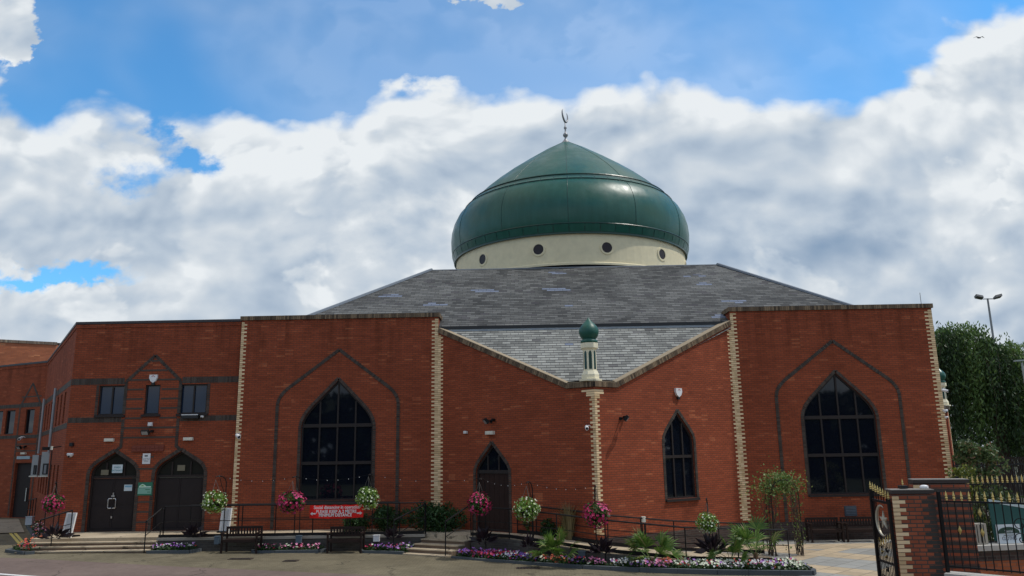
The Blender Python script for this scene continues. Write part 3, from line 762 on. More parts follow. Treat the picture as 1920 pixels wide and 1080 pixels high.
# east corner seen past the right block
EX, EY = 23.55, 44.0
WE = Wall((17.0, 38.2), (EX, EY)); WE2 = Wall((EX, EY), (17.0, 50))
wall_part(WE, [(0, ZB-.1), (WE.L, ZB-.1), (WE.L, 5.45), (WE.L-1.2, 5.45), (0, 8.2)], [])
wall_part(WE2, [(0, ZB-.1), (WE2.L, ZB-.1), (WE2.L, 8.2), (1.2, 5.45), (0, 5.45)], [])
qm = MB(); quoin(qm, WE, WE.L, .4, 5.4, -1, 0, .225, .11); qm.build('quoin', CREAM, mosque)
mb = MB(); WE.rect(mb, WE.L-1.3, WE.L+.06, 5.45, 5.66, -.4, .08); mb.build('coping', COPE, mosque)
turret(EX-.25, EY+.0, 5.66, mosque)
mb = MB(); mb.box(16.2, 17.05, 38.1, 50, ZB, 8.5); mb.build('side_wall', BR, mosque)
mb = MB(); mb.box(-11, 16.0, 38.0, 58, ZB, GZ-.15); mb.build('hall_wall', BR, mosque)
# lightning rod on the right block
lr = P(1727, 567, 30.5); single(MB().tube([(lr.x, lr.y, 9.03), (lr.x, lr.y, 9.5)], .012, 5), 'lightning_rod', STEEL, 'thin metal rod standing on the coping of the right brick block', 'lightning rod')

# ------------------------------------------------------------------ entrance building on the left
ent = thing('entrance_building', 'dark red brick entrance building with twin pointed arch doors left of the mosque', 'building', (-14.8, 33, .3))
WY = 30.6; WE0 = -18.05
WW = Wall((WE0, WY), (XL0+.02, WY)); Z9 = 8.86
dl = (-16.97, -15.13); dr_ = (-14.42, -12.50)
A1 = arch(WW.u(dl[0]), WW.u(dl[1]), .79, 3.20, 3.78, .30); A2 = arch(WW.u(dr_[0]), WW.u(dr_[1]), .79, 3.20, 3.78, .30)
wins = [(-16.90, -15.86), (-15.05, -14.46), (-13.66, -12.58)]
holes = [A1, A2] + [[(WW.u(a), 5.22), (WW.u(a), 6.38), (WW.u(b), 6.38), (WW.u(b), 5.22)] for a, b in wins]
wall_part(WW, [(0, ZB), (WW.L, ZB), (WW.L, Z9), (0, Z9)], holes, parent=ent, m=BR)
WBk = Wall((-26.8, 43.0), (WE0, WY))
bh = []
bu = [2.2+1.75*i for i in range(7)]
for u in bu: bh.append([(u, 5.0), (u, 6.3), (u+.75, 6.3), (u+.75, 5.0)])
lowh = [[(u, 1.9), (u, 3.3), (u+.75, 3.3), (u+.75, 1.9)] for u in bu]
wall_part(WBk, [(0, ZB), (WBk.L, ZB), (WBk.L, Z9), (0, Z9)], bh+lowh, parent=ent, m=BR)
for h in bh+lowh: add_window(WBk, h, [], [], None, name='window', parent=ent, fr=.05)
WFar = Wall((-40.0, 49.3), (-26.8, 43.0))
fu = lambda px, py=800: WFar.hit(px, py)[0]
fh = []
for a, b in ((9, 26), (46, 62), (-12, 3)):
    u0, u1 = fu(a), fu(b); fh.append([(u0, 4.95), (u0, 6.3), (u1, 6.3), (u1, 4.95)])
du0, du1 = fu(22, 930), fu(54, 930); fd = [(du0, .42), (du0, 3.35), (du1, 3.35), (du1, .42)]
fa = arch(fu(-22), fu(7), .42, 3.2, 4.0)
wall_part(WFar, [(0, ZB), (WFar.L, ZB), (WFar.L, Z9), (0, Z9)], fh+[fd, fa], parent=ent)
for h in fh+[fa]: add_window(WFar, h, [], [], None, parent=ent, fr=.05)
mb = MB(); WFar.rect(mb, du0, du1, .42, 3.35, -.25, -.15); dd = mb.build('door', DOOR, ent)
mb = MB(); WFar.rect(mb, du1-.45, du1-.38, 1.3, 2.0, -.15, -.08); mb.build('handle', CHROME, dd)
for i, h in enumerate(holes[2:]):
    u0, u1 = h[0][0], h[2][0]
    add_window(WW, h, [(u0+u1)/2] if i != 1 else [], [], 5.22, parent=ent, fr=.05, depth=.12, glass=GLASS_SKY)
# doors under the two arches
def double_door(A, hand, lab):
    us = [p[0] for p in A]; u0, u1 = min(us), max(us); um = (u0+u1)/2
    dm = MB(); inn = inset(A, .07); WW.panel(dm, A, [inn], .10, -.14)
    WW.rect(dm, u0+.07, u1-.07, 2.78, 2.88, -.24, -.15)
    for f in (.31, .69): WW.rect(dm, u0+(u1-u0)*f-.03, u0+(u1-u0)*f+.03, 2.88, 3.38, -.235, -.152)
    d = dm.build('door', mat('brown_door_frame', (.036, .029, .027), .6, spec=.15), ent); d['label'] = lab
    for a, b in ((u0+.075, um-.006), (um+.006, u1-.075)):
        lm = MB(); WW.rect(lm, a, b, .82, 2.775, -.23, -.19)
        WW.rect(lm, a+.06, b-.06, .9, 1.72, -.188, -.18); WW.rect(lm, a+.06, b-.06, 1.80, 2.70, -.188, -.18)
        lm.build('door_leaf', DOOR, d)
    tm = MB(); WW.panel(tm, [(p[0], max(p[1], 2.86)) for p in inset(A, .04)], [], .02, -.20); tm.build('fanlight', mat('boarded_fanlight', (.017, .017, .013), .5, spec=.15), d)
    if hand:
        hm = MB()
        z0, z1 = 1.66, 2.02
        for s in (-1, 1):
            hm.tube([WW.p(um+s*.02+s*.0, z0, -.12), WW.p(um+s*.13, z0, -.09), WW.p(um+s*.15, z0+.05, -.08), WW.p(um+s*.15, z1-.05, -.08), WW.p(um+s*.13, z1, -.09), WW.p(um+s*.02, z1, -.12)], .02, 6)
        hm.build('handle', CHROME, d)
        hm = MB(); WW.rect(hm, um-.06, um+.06, 2.08, 2.14, -.18, -.13); WW.rect(hm, um-.02, um+.02, 2.13, 2.24, -.18, -.14); hm.build('lock', CHROME, d)
        hm = MB(); WW.rect(hm, um-.03, um+.02, 1.28, 1.36, -.18, -.15); hm.build('lock', CHROME, d)
double_door(A1, True, 'dark double door with square steel handles and paper notices')
double_door(A2, False, 'plain dark double door without handles')
# dark brick trim
xa, xb = WW.u(-15.84), WW.u(-13.66)
for A in (A1, A2): mb = MB(); brick_band(mb, WW, inset(A, -.065), .13, -.02, .012); mb.build('arch_surround', DKB, ent)
ap = WW.u(-14.76)
for x, x2, e_ in ((xa, WW.u(-16.05), .04), (xb, WW.u(-13.46), -.04)):
    mb = MB(); brick_band(mb, WW, [(x, 5.05), (x, 4.02)], .12, -.02, .014); brick_band(mb, WW, [(x+e_, 4.02), (x2, 3.80)], .12, -.02, .016); mb.build('brick_strip', DKB, ent)
mb = MB(); brick_band(mb, WW, [(xa, 5.25), (xa, 6.52), (ap, 7.55), (xb, 6.52), (xb, 5.25)], .12, -.02, .015); mb.build('gable_moulding', DKB, ent)
for a, b in wins[:1]+wins[2:]:
    x = WW.u(a)-.06 if a < -15 else WW.u(b)+.06
    mb = MB(); brick_band(mb, WW, [(x, 5.2), (x, 6.4)], .11, -.02, .012); mb.build('window_surround', DKB, ent)
def soldier(w, u0, u1, z0, z1, out=.010):
    n = max(1, round((u1-u0)/.075)); st = (u1-u0)/n
    mb = MB()
    for k in range(n): w.rect(mb, u0+k*st+.005, u0+(k+1)*st-.005, z0, z1, -.02, out)
    mb.build('brick_band', DKB, ent)
soldier(WW, .01, xa-.07, 6.42, 6.66); soldier(WW, xb+.07, WW.L-.01, 6.42, 6.66)
soldier(WW, .01, xa-.07, 4.93, 5.14); soldier(WW, xb+.07, WW.L-.01, 4.93, 5.14)
soldier(WBk, 0, WBk.L, 6.42, 6.66); soldier(WBk, 0, WBk.L, 4.75, 4.96)
w0 = WFar.L
soldier(WFar, 0, w0, 6.42, 6.62); soldier(WFar, 0, w0, 4.70, 4.88)
for z in [3.55+.375*i for i in range(11)]:
    zz = z; 
    if 5.0 < zz < 6.35: segs = [(xa+.06, WW.u(-15.12)), (WW.u(-14.40), xb-.06)]
    elif zz > 6.5:
        k = (7.5-zz)/(7.5-6.5)*(ap-xa); segs = [(ap-k+.08, ap+k-.08)]
    elif zz < 4.0: segs = [(ap-.25-(zz < 3.7)*-.0, ap+.25)]
    else: segs = [(xa+.06, xb-.06)]
    for a, b in segs:
        if b > a: mb = MB(); WW.rect(mb, a, b, zz, zz+.065, -.02, .008); mb.build('brick_stripe', DKB, ent)
for z in (1.1, 1.48, 1.85, 2.22, 3.1): mb = MB(); WW.rect(mb, WW.u(-15.06), WW.u(-14.48), z, z+.065, -.02, .008); mb.build('brick_stripe', DKB, ent)
# the same gable ornament on the far wall
gu0, gu1, gt = fu(34), fu(73), fu(60, 730)
mb = MB(); brick_band(mb, WFar, [(gu0, .5), (gu0, 6.5), ((gu0+gu1)/2, 7.75), (gu1, 6.5), (gu1, .5)], .12, -.02, .012)
mb.build('gable_moulding', DKB, ent)
for i in range(10):
    if not (4.9 < 3.6+.375*i < 6.3): mb = MB(); WFar.rect(mb, gu0+.05, gu1-.05, 3.6+.375*i, 3.66+.375*i, -.02, .008); mb.build('brick_stripe', DKB, ent)
mb = MB(); WW.rect(mb, WW.u(-15.38), WW.u(-14.12), 3.78, 4.02, -.02, .05)
for i in range(7):
    a = WW.u(-15.36)+i*.178; WW.rect(mb, a+.012, a+.155, 3.80, 3.88, .05, .065); WW.rect(mb, a+.012, a+.155, 3.91, 3.98, .05, .065)
mb.build('brick_panel', mat('relief_brick', (.20, .05, .03), .85), ent)
capm = mat('wing_cap', (.035, .03, .034), .5)
mb = MB(); WW.rect(mb, -.03, WW.L-.01, Z9, Z9+.10, -.4, .05); WBk.rect(mb, 0, WBk.L-.01, Z9, Z9+.10, -.4, .05); WFar.rect(mb, 0, WFar.L, Z9, Z9+.10, -.4, .05)
mb.build('parapet_cap', capm, ent)
mb = MB(); WW.rect(mb, -.01, WW.L-.02, Z9-.16, Z9-.003, -.02, .025); WFar.rect(mb, 0, WFar.L, Z9-.16, Z9-.003, -.02, .025); WBk.rect(mb, 0, WBk.L, Z9-.16, Z9-.003, -.02, .025); mb.build('parapet_course', BR, ent)
mb = MB(); mb.add([(WE0, WY+.1, 8.5), (XL0, WY+.1, 8.5), (XL0, 58, 8.5), (-40, 58, 8.5), (-40, 49.5, 8.5), (-26.8, 43.2, 8.5)], [tuple(range(6))]); mb.build('flat_roof', LEAD, ent)
# orange block behind
WO = Wall((-39, 47.5), (-32.0, 52.0)); WO2 = Wall((-32.0, 52.0), (-32.0, 64))
ob = thing('brick_building', 'sunlit orange brick block rising behind the far left wall', 'building', (-34, 54, .3))
wall_part(WO, [(0, 0), (WO.L, 0), (WO.L, 11.15), (0, 11.15)], [], parent=ob, m=BRO)
wall_part(WO2, [(0, 0), (WO2.L, 0), (WO2.L, 11.15), (0, 11.15)], [], parent=ob, m=BRO)
mb = MB(); WO.rect(mb, -.05, WO.L+.06, 11.15, 11.34, -.4, .06); WO2.rect(mb, .3, WO2.L, 11.15, 11.338, -.4, .05); mb.build('parapet_cap', COPE, ob)

# ------------------------------------------------------------------ terrace, steps, ramp
TZ = .80
def prism(mb, poly, z0, z1, mi=0):
    """poly: x, y outline (counter-clockwise); z0, z1 numbers or per-vertex lists"""
    n = len(poly)
    if sum(poly[i][0]*poly[(i+1) % n][1]-poly[(i+1) % n][0]*poly[i][1] for i in range(n)) < 0:
        poly = poly[::-1]; z1 = z1[::-1] if isinstance(z1, list) else z1; z0 = z0[::-1] if isinstance(z0, list) else z0
    zb = z0 if isinstance(z0, list) else [z0]*n; zt = z1 if isinstance(z1, list) else [z1]*n
    mb.add([(p[0], p[1], zb[i]) for i, p in enumerate(poly)] + [(p[0], p[1], zt[i]) for i, p in enumerate(poly)],
           [tuple(range(n-1, -1, -1)), tuple(range(n, 2*n))] + [(i, (i+1) % n, n+(i+1) % n, n+i) for i in range(n)], mi)
    return mb
CX0, CX1 = -3.55, -1.90
mb = MB()
prism(mb, [(-17.9, 30.62), (-17.6, 28.35), (-13.0, 28.35), (-12.9, 28.1), (CX0, 28.1), (CX1, 27.25), (-.6, 26.55), (.3, 27.3), (-3.38, 30.3)], 0, TZ)
struct(mb, 'terrace', CONC)
RW_M = mat('weathered_retaining_brick', fn=f_brick((.075, .066, .058), (.055, .05, .045), (.085, .08, .072), streak=.5), rough=.9)
mb = MB(); mb.box(-12.88, CX0-.02, 27.93, 28.095, 0, TZ-.08); mb.box(-12.92, CX0-.0, 27.90, 28.12, TZ-.078, TZ+.012, 1)
o = mb.build('retaining_wall', [RW_M, mat('wall_coping_stone', (.34, .31, .26), .9)])
tag(o, 'low weathered retaining wall behind the two dark benches left of the central steps', 'wall')
mb = MB(); mb.box(-12.9, CX0-.05, 27.99, 28.06, TZ+.012, TZ+.11)
single(mb, 'upstand', IRON, 'black upstand strip running along the terrace edge behind the benches', 'edging')

def steps(name, label, edge, n, run, rise, out, ztop, widen=0.0):
    """edge: two points of the top landing's front edge, left to right; out: unit vector down the steps"""
    a, b = Vector((*edge[0], 0)), Vector((*edge[1], 0)); d = (b-a).normalized(); out = Vector((*out, 0))
    t = thing(name, label, 'steps', (a+b)/2)
    for i in range(1, n+1):
        z1 = ztop - rise*i; r0 = a + out*run*(i-1) - d*widen*i; r1 = b + out*run*(i-1) - d*widen*.4*i
        f0, f1 = r0 + out*run, r1 + out*run
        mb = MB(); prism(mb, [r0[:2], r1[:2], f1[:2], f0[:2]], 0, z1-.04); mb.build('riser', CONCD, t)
        mb = MB(); k = out*.03
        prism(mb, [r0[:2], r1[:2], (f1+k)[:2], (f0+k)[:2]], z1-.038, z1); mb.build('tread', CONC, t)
    mb = MB(); k = out*.03
    return t
steps('steps', 'three wide shallow steps in front of the twin arched doors', [(-17.55, 28.35), (-12.98, 28.35)], 3, .30, .11, (0, -1), TZ)
sd = Vector((.79, -.61)); so = Vector((-.61, -.79))
steps('steps', 'angled flight of worn steps leading up to the narrow plank door', [(CX0+.08, 28.08), (CX1, 27.25)], 4, .33, .125, so, TZ)
# ramp
ro = [Vector((-.60, 26.35, TZ)), Vector((.90, 24.95, .72)), Vector((2.30, 24.0, .60)), Vector((4.65, 23.95, .36)), Vector((7.9, 24.7, .17))]
ri = [Vector((.30, 27.25, TZ)), Vector((1.45, 26.30, .72)), Vector((2.55, 25.70, .60)), Vector((4.70, 26.0, .37)), Vector((7.7, 26.6, .17))]
mb = MB()
for i in range(4):
    prism(mb, [ro[i][:2], ro[i+1][:2], ri[i+1][:2], ri[i][:2]], 0.0, [ro[i].z, ro[i+1].z, ri[i+1].z, ri[i].z])
struct(mb, 'ramp', CONC)
mb = MB()
def curb(path, h, wd, off=.04):
    for i in range(len(path)-1):
        a, b = path[i], path[i+1]; mb.obox((a+b)/2+Vector((0, 0, h/2+off/2)), (b-a)/2, (b-a).normalized().cross(Vector((0, 0, 1)))*wd/2, Vector((0, 0, h/2)))
curb([Vector((CX1+.02, 27.22, TZ))]+ro, .10, .05)
single(mb, 'upstand', IRON, 'black upstand strip along the flower bed side of the ramp', 'edging')
mb = MB(); curb([Vector((-.35, 27.9, TZ)), ri[0]]+ri[1:], .10, .05)
single(mb, 'upstand', IRON, 'black upstand strip along the building side of the ramp', 'edging')
mb = MB()
rr = [Vector((CX1+.03, 27.20, TZ))]+ro
for i in range(len(rr)-2):
    a, b = rr[i], rr[i+1]; n = (b-a).cross(Vector((0, 0, 1))).normalized()
    prism(mb, [a[:2], b[:2], (b+n*.08)[:2], (a+n*.08)[:2]], 0.0, [a.z-.02, b.z-.02, b.z-.02, a.z-.02])
single(mb, 'retaining_wall', RW_M, 'low weathered retaining wall under the ramp behind the long flower bed', 'wall')

# ------------------------------------------------------------------ railings
def railing(label, path, h, name='railing', spacing=1.25, mid=True, posts=None, cap=None):
    t = thing(name, label, 'railing', path[0])
    up = Vector((0, 0, h)); mb = MB(); mb.tube([p+up for p in path], .026, 6); mb.build('handrail', IRON, t)
    if mid: mb = MB(); mb.tube([p+up*.52 for p in path], .014, 5); mb.build('rail', IRON, t)
    for i in range(len(path)-1):
        a, b = path[i], path[i+1]; n = max(1, round((b-a).length/spacing))
        for k in range(n + (i == len(path)-2)):
            q = a + (b-a)*k/n; mb = MB(); mb.tube([q-Vector((0, 0, .06)), q+up], .02, 5); mb.build('post', IRON, t)
    return t
V = Vector
railing('long straight black railing along the terrace edge behind the red banner', [V((-12.75, 28.02, TZ)), V((CX0-.02, 28.02, TZ))], 1.06)
railing('second black railing close behind the red banner railing on the terrace', [V((-12.2, 28.9, TZ)), V((-4.6, 28.9, TZ))], 1.04, spacing=1.9)
a = V((CX0, 28.05, TZ)); b = a + V((so.x, so.y, 0))*1.25 - V((sd.x, sd.y, 0))*.28; b.z = .32
railing('sloping black handrail on the left side of the central steps', [a, b], 1.02, spacing=2)
a = V((CX1-.02, 27.30, TZ)); b = a + V((so.x, so.y, 0))*1.25; b.z = .34
t = railing('sloping black handrail on the right side of the central steps', [a, b], 1.02, spacing=2)
railing('near black railing following the flower bed side of the ramp', [V((CX1+.05, 27.22, TZ))]+ro, .93, spacing=1.35)
railing('far black railing following the wall side of the ramp', [V((-.35, 27.85, TZ))]+ri, .93, spacing=1.35)
# short rails either side of the wide steps
e0 = V((-12.75, 28.02, TZ)); railing('short black handrail dropping at the right end of the wide steps', [e0, V((-12.98, 28.3, TZ)), V((-13.05, 27.35, .44))], .98, spacing=1.4)
railing('black handrail beside the left planter at the wide steps', [PZ(71, 1026, .42), PZ(106, 1016, .66), PZ(131, 1009, TZ)], .95, spacing=2.5)
railing('short black railing by the far left door', [P(50, 975, 41.5), P(64, 975, 38)], 1.0, spacing=1.5)

# ------------------------------------------------------------------ planting
def leafmat(n, *c): return mat(n, fn=f_leaf(*c), rough=.55)
LM = leafmat('basket_leaf', (.020, .055, .012), (.07, .16, .03))
LMY = leafmat('lime_leaf', (.06, .16, .02), (.24, .38, .06))
LDARK = leafmat('dark_shrub_leaf', (.012, .042, .010), (.035, .10, .022))
LPALM = leafmat('palm_leaf', (.045, .11, .015), (.13, .23, .035), (.32, .30, .12))
LBLACK = leafmat('purple_black_leaf', (.010, .006, .010), (.028, .016, .024))
LBED = leafmat('bedding_leaf', (.015, .045, .010), (.05, .11, .025))
GRS = leafmat('dry_grass', (.16, .14, .06), (.34, .26, .13))
PETAL = {k: mat(k+'_petal', c, .5) for k, c in dict(magenta=(.42, .010, .085), white=(.66, .70, .54), red=(.55, .02, .02), orange=(.70, .16, .06),
        purple=(.36, .12, .50), lilac=(.46, .24, .58), pink=(.72, .24, .42), violet=(.14, .06, .34), pure_white=(.66, .66, .66), yellow=(.75, .70, .22)).items()}
def flower(mb, c, n, r, k=5, mi=0):
    n = Vector(n).normalized(); t = n.cross(Vector((.3, .2, 1))).normalized(); q = n.cross(t); c = Vector(c); vs = [c - n*r*.12]
    ph = random.random()*6
    for i in range(2*k):
        a = ph + pi*i/k; rr = r*(1 if i % 2 == 0 else .62); vs.append(c + (t*cos(a)+q*sin(a))*rr + n*r*.25*(i % 2 == 0))
    mb.add(vs, [(0, i+1, (i+1) % (2*k)+1) for i in range(2*k)], mi)
def make_basket(kind, R):
    t = thing('hanging_basket', 'x', 'flower basket', (0, 0, 0), 'hanging flower baskets along the front')
    mb = MB(); rs = random.Random(hash(kind) % 1000 if False else len(kind)*7)
    lp = []
    for i in range(620):
        z = random.uniform(-1, 1); a = random.uniform(0, 2*pi); r = R*random.uniform(.62, .98)*(1+.06*sin(3*a)+.08*sin(5*z+a)); h = sqrt(1-z*z)
        d = Vector((h*cos(a), h*sin(a), z*.92)); mb.leaf(d*r, R*random.uniform(.16, .26), asp=.7, d=d.cross(Vector((random.gauss(0, 1), random.gauss(0, 1), random.gauss(0, 1))))+d*.4)
    mb.build('foliage', LM if kind != 'white' else LMY, t, world=False)
    mb = MB(); mb.lathe([(0, -R*.55), (R*.35, -R*.5), (R*.55, -R*.2), (R*.6, 0)], 12); mb.build('liner', SOIL, t, world=False)
    mb = MB(); n = 150 if kind == 'white' else 210
    for i in range(n):
        z = 1-2*(i+.5)/n; a = i*2.399963 + random.uniform(-.25, .25); z += random.uniform(-.04, .04); z = max(-.97, min(.97, z)); h = sqrt(1-z*z)
        if random.random() < (.16 if kind != 'white' else .25) or sin(a*2+z*3) > .93: continue
        d = Vector((h*cos(a), h*sin(a), z*.92)); mb_mi = 0 if random.random() < .75 else 1
        sg = 1+.05*sin(3*a+1)+.04*sin(2*a-2+3*z)+(.04 if z < -.35 else 0)
        flower(mb, d*R*sg*random.uniform(.90, 1.06), d+Vector((random.gauss(0, .3), random.gauss(0, .3), random.gauss(0, .3))), R*random.uniform(.09, .135)*(1.2 if kind != 'white' else .8), mi=mb_mi)
    pm = [PETAL['magenta'], mat('pale_magenta_petal', (.58, .05, .20), .5)] if kind != 'white' else [PETAL['white'], mat('cream_petal', (.62, .74, .38), .5)]
    mb.build('flowers', pm, t, world=False)
    mb = MB()
    for k in range(3):
        a = 2*pi*k/3+.4; mb.tube([(R*.55*cos(a), R*.55*sin(a), R*.3), (0, 0, R*1.72)], .006, 4)
    mb.build('chain', mat('dull_chain', (.12, .11, .10), .6), t, world=False)
    return t
bm_, bw_ = make_basket('magenta', .44), make_basket('white', .44)
used = set()
def pole(x, y, zg, ztop, hook, label):
    mb = MB(); a = V((x, y, zg)); hk = V(hook).normalized()
    pts = [a, V((x, y, ztop-.25))] + [V((x, y, ztop-.25)) + V((0, 0, .25))*sin(radians(k)) + hk*.34*(1-cos(radians(k))) for k in (30, 60, 90, 120)]
    mb.tube(pts, .018, 6)
    t = thing('basket_pole', label, 'pole', a, 'black poles carrying flower baskets'); mb.build('post', IRON, t)
    mb = MB(); mb.tube([V((x, y, ztop-.7)), V((x, y, ztop-.35))+hk*.20, pts[4]], .012, 5); mb.build('brace', IRON, t)
    return pts[4]
BAS = [(100, 944, 27.5, 'magenta', .36, (1, 0, 0), 'by the left planter'),
       (402, 941, 27.6, 'white', .45, (-1, 0, 0), 'beside the white board and cream quoin'),
       (547, 941, 27.6, 'magenta', .44, (-.8, .3, 0), 'left of the red banner'),
       (690, 934, 27.6, 'white', .41, (-.3, 1, 0), 'over the right end of the red banner'),
       (899, 944, 25.9, 'magenta', .40, (-.8, .3, 0), 'by the narrow plank door'),
       (988, 955, 25.3, 'white', .43, (-.9, .2, 0), 'left of the dry grasses'),
       (1119, 964, 24.0, 'magenta', .42, (0, 1, 0), 'under the turret'),
       (1327, 980, 23.7, 'white', .34, (-.6, 1, 0), 'right of the lancet window')]
hooks = []
for px, py, Y, kd, R, hk, lab in BAS:
    c = P(px, py, Y); col = 'magenta' if kd == 'magenta' else 'white'
    src = bm_ if kd == 'magenta' else bw_
    if kd in used: o = dup(src, c, random.uniform(0, 6))
    else: o = src; o.location = c; used.add(kd)
    o.scale = (R/.44*random.uniform(.94, 1.05), R/.44*random.uniform(.94, 1.05), R/.44*random.uniform(.90, 1.06)); o['label'] = f'round hanging basket of {col} flowers {lab}'
    hx = V((hk[0]*.45, -1, 0)).normalized(); hk = tuple(hx)
    tip = pole(c.x-hx.x*.5, c.y-hx.y*.5, gz(c.x)+.05, c.z+R*1.72+.10, hk, f'black crook pole of the {col} basket {lab}')
    hooks.append(tip)
# string of small bulbs between the poles
mb = MB()
for i in range(1, len(hooks)-2):
    a, b = hooks[i], hooks[i+1]; pts = [a.lerp(b, k/14) - V((0, 0, .16*4*(k/14)*(1-k/14))) for k in range(15)]
    mb.tube(pts, .005, 3)
    for q in pts[::2]: mb.lathe([(0, -.035), (.013, -.02), (0, 0)], 5, q, mi=1)
o = mb.build('string_lights', [IRON, WHITE]); tag(o, 'thin string of tiny clear bulbs sagging between the basket poles', 'string lights')

def flower_bed(label, outline, zt, colours, n, kerb_side=None, name='flower_bed', lf=None):
    """soil, leaves and bedding flowers inside an x, y outline"""
    xs = [p[0] for p in outline]; ys = [p[1] for p in outline]
    def inside(x, y):
        c = False; m = len(outline)
        for i in range(m):
            a, b = outline[i], outline[(i+1) % m]
            if (a[1] > y) != (b[1] > y) and x < (b[0]-a[0])*(y-a[1])/(b[1]-a[1])+a[0]: c = not c
        return c
    t = thing(name, label, 'flower bed', (sum(xs)/len(xs), sum(ys)/len(ys), zt))
    mb = MB(); prism(mb, outline, 0, zt); mb.build('soil', SOIL, t)
    lm = MB(); fm = MB(); mats = [PETAL[c] for c in colours]
    cl = [(random.uniform(min(xs), max(xs)), random.uniform(min(ys), max(ys)), random.randrange(len(colours))) for _ in range(max(5, int((max(xs)-min(xs))*6)))]
    cnt = 0; tries = 0
    while cnt < n and tries < n*12:
        tries += 1
        x, y = random.uniform(min(xs), max(xs)), random.uniform(min(ys), max(ys))
        if not inside(x, y): continue
        cnt += 1; h = random.uniform(.08, .24)
        for k in range(4):
            lm.leaf((x+random.gauss(0, .05), y+random.gauss(0, .05), zt+random.uniform(0, h*.9)), random.uniform(.06, .11), asp=.7)
        ci = min(cl, key=lambda c: (c[0]-x)**2+(c[1]-y)**2)[2] if random.random() < .68 else random.randrange(len(colours))
        if random.random() < .55: flower(fm, (x, y, zt+h), (random.gauss(0, .5), random.gauss(-.6, .5), 1), random.uniform(.03, .055), mi=ci)
    o = lm.build('foliage', lf or LBED, t); o['kind'] = 'stuff'
    o = fm.build('flowers', mats, t); o['kind'] = 'stuff'
    return t
def kerb_run(pts, z0f, top, label, width=.12):
    mb = MB(); P2 = [V((*p, 0)) for p in pts]; tot = 0
    for i in range(len(P2)-1):
        a, b = P2[i], P2[i+1]; n = max(1, round((b-a).length/.9))
        for k in range(n):
            p, q = a.lerp(b, k/n), a.lerp(b, (k+1)/n); d = (q-p).normalized(); nn = V((-d.y, d.x, 0))*width/2
            c = (p+q)/2; mb.obox(c+V((0, 0, top/2)), (q-p)/2-d*.004, nn, V((0, 0, top/2)))
    return single(mb, 'kerb', KERB, label, 'kerb')
KB = [(-2.45, 26.15), (-1.6, 25.55), (.15, 24.55), (1.6, 23.75), (3.15, 23.12), (5.2, 22.55), (7.65, 22.14), (7.80, 22.4), (7.85, 23.5)]
kerb_run(KB, 0, .30, 'curved grey kerb edging the long flower bed')
bed = [(-2.35, 26.3)] + [(x+.05, y+.12) for x, y in KB[1:6]] + [(7.6, 22.28), (7.7, 23.4), (5.0, 23.5), (4.4, 23.8), (2.3, 23.85), (.9, 24.75), (-.6, 26.15), (-1.7, 26.95)]
flower_bed('long curved bed packed with mixed bedding flowers below the ramp railing', bed, .24,
           ['purple', 'red', 'lilac', 'white', 'magenta', 'violet', 'orange', 'pink', 'pure_white', 'red', 'lilac', 'magenta'], 2600)
kerb_run([(-18.35, 28.9), (-18.2, 28.0), (-17.05, 27.2), (-16.8, 27.35)], 0, .50, 'grey kerb round the small left planter')
flower_bed('small triangular planter with orange flowers left of the wide steps', [(-18.25, 28.9), (-18.1, 28.1), (-17.0, 27.35), (-16.9, 28.2), (-17.6, 28.9)], .46, ['orange', 'red', 'magenta'], 130)
kerb_run([(-12.95, 27.35), (-11.5, 27.35), (-11.35, 27.9)], 0, .46, 'short grey kerb of the bed right of the wide steps')
flower_bed('small bed of purple and white pansies right of the wide steps', [(-12.9, 27.42), (-11.5, 27.42), (-11.4, 27.9), (-12.9, 27.9)], .42, ['lilac', 'purple', 'pure_white', 'red'], 110)
kerb_run([(-9.5, 27.9), (-9.35, 27.45), (-7.1, 27.45), (-6.95, 27.9)], 0, .40, 'low grey kerb of the bed between the two dark benches')
flower_bed('narrow bed of pink flowers between the two dark benches', [(-9.35, 27.52), (-7.15, 27.52), (-7.05, 27.9), (-9.4, 27.9)], .36, ['pink', 'magenta', 'pink', 'white'], 130)
kerb_run([(-5.75, 27.9), (-5.6, 27.4), (-4.7, 27.2), (-4.15, 27.0)], 0, .36, 'low grey kerb of the bed left of the central steps')
flower_bed('small bed of purple and white pansies left of the central steps', [(-5.65, 27.9), (-5.5, 27.45), (-4.7, 27.28), (-4.1, 27.1), (-3.9, 27.9)], .32, ['purple', 'lilac', 'white', 'magenta'], 150)
q0, q1, q2, q3 = PZ(50, 985, .42), PZ(68, 1012, .42), PZ(90, 1012, .42), PZ(78, 982, .42)
kerb_run([q0[:2], q1[:2], (-18.4, 28.8)], 0, .52, 'grey kerb beside the double yellow lines')
flower_bed('sloping bed of orange and cream flowers beside the double yellow lines', [q0[:2], q1[:2], (-18.3, 28.95), (-17.9, 30.2), (-18.1, 30.7), (q3.x+1.0, q3.y)], .48, ['orange', 'red', 'orange', 'white', 'pink'], 420)

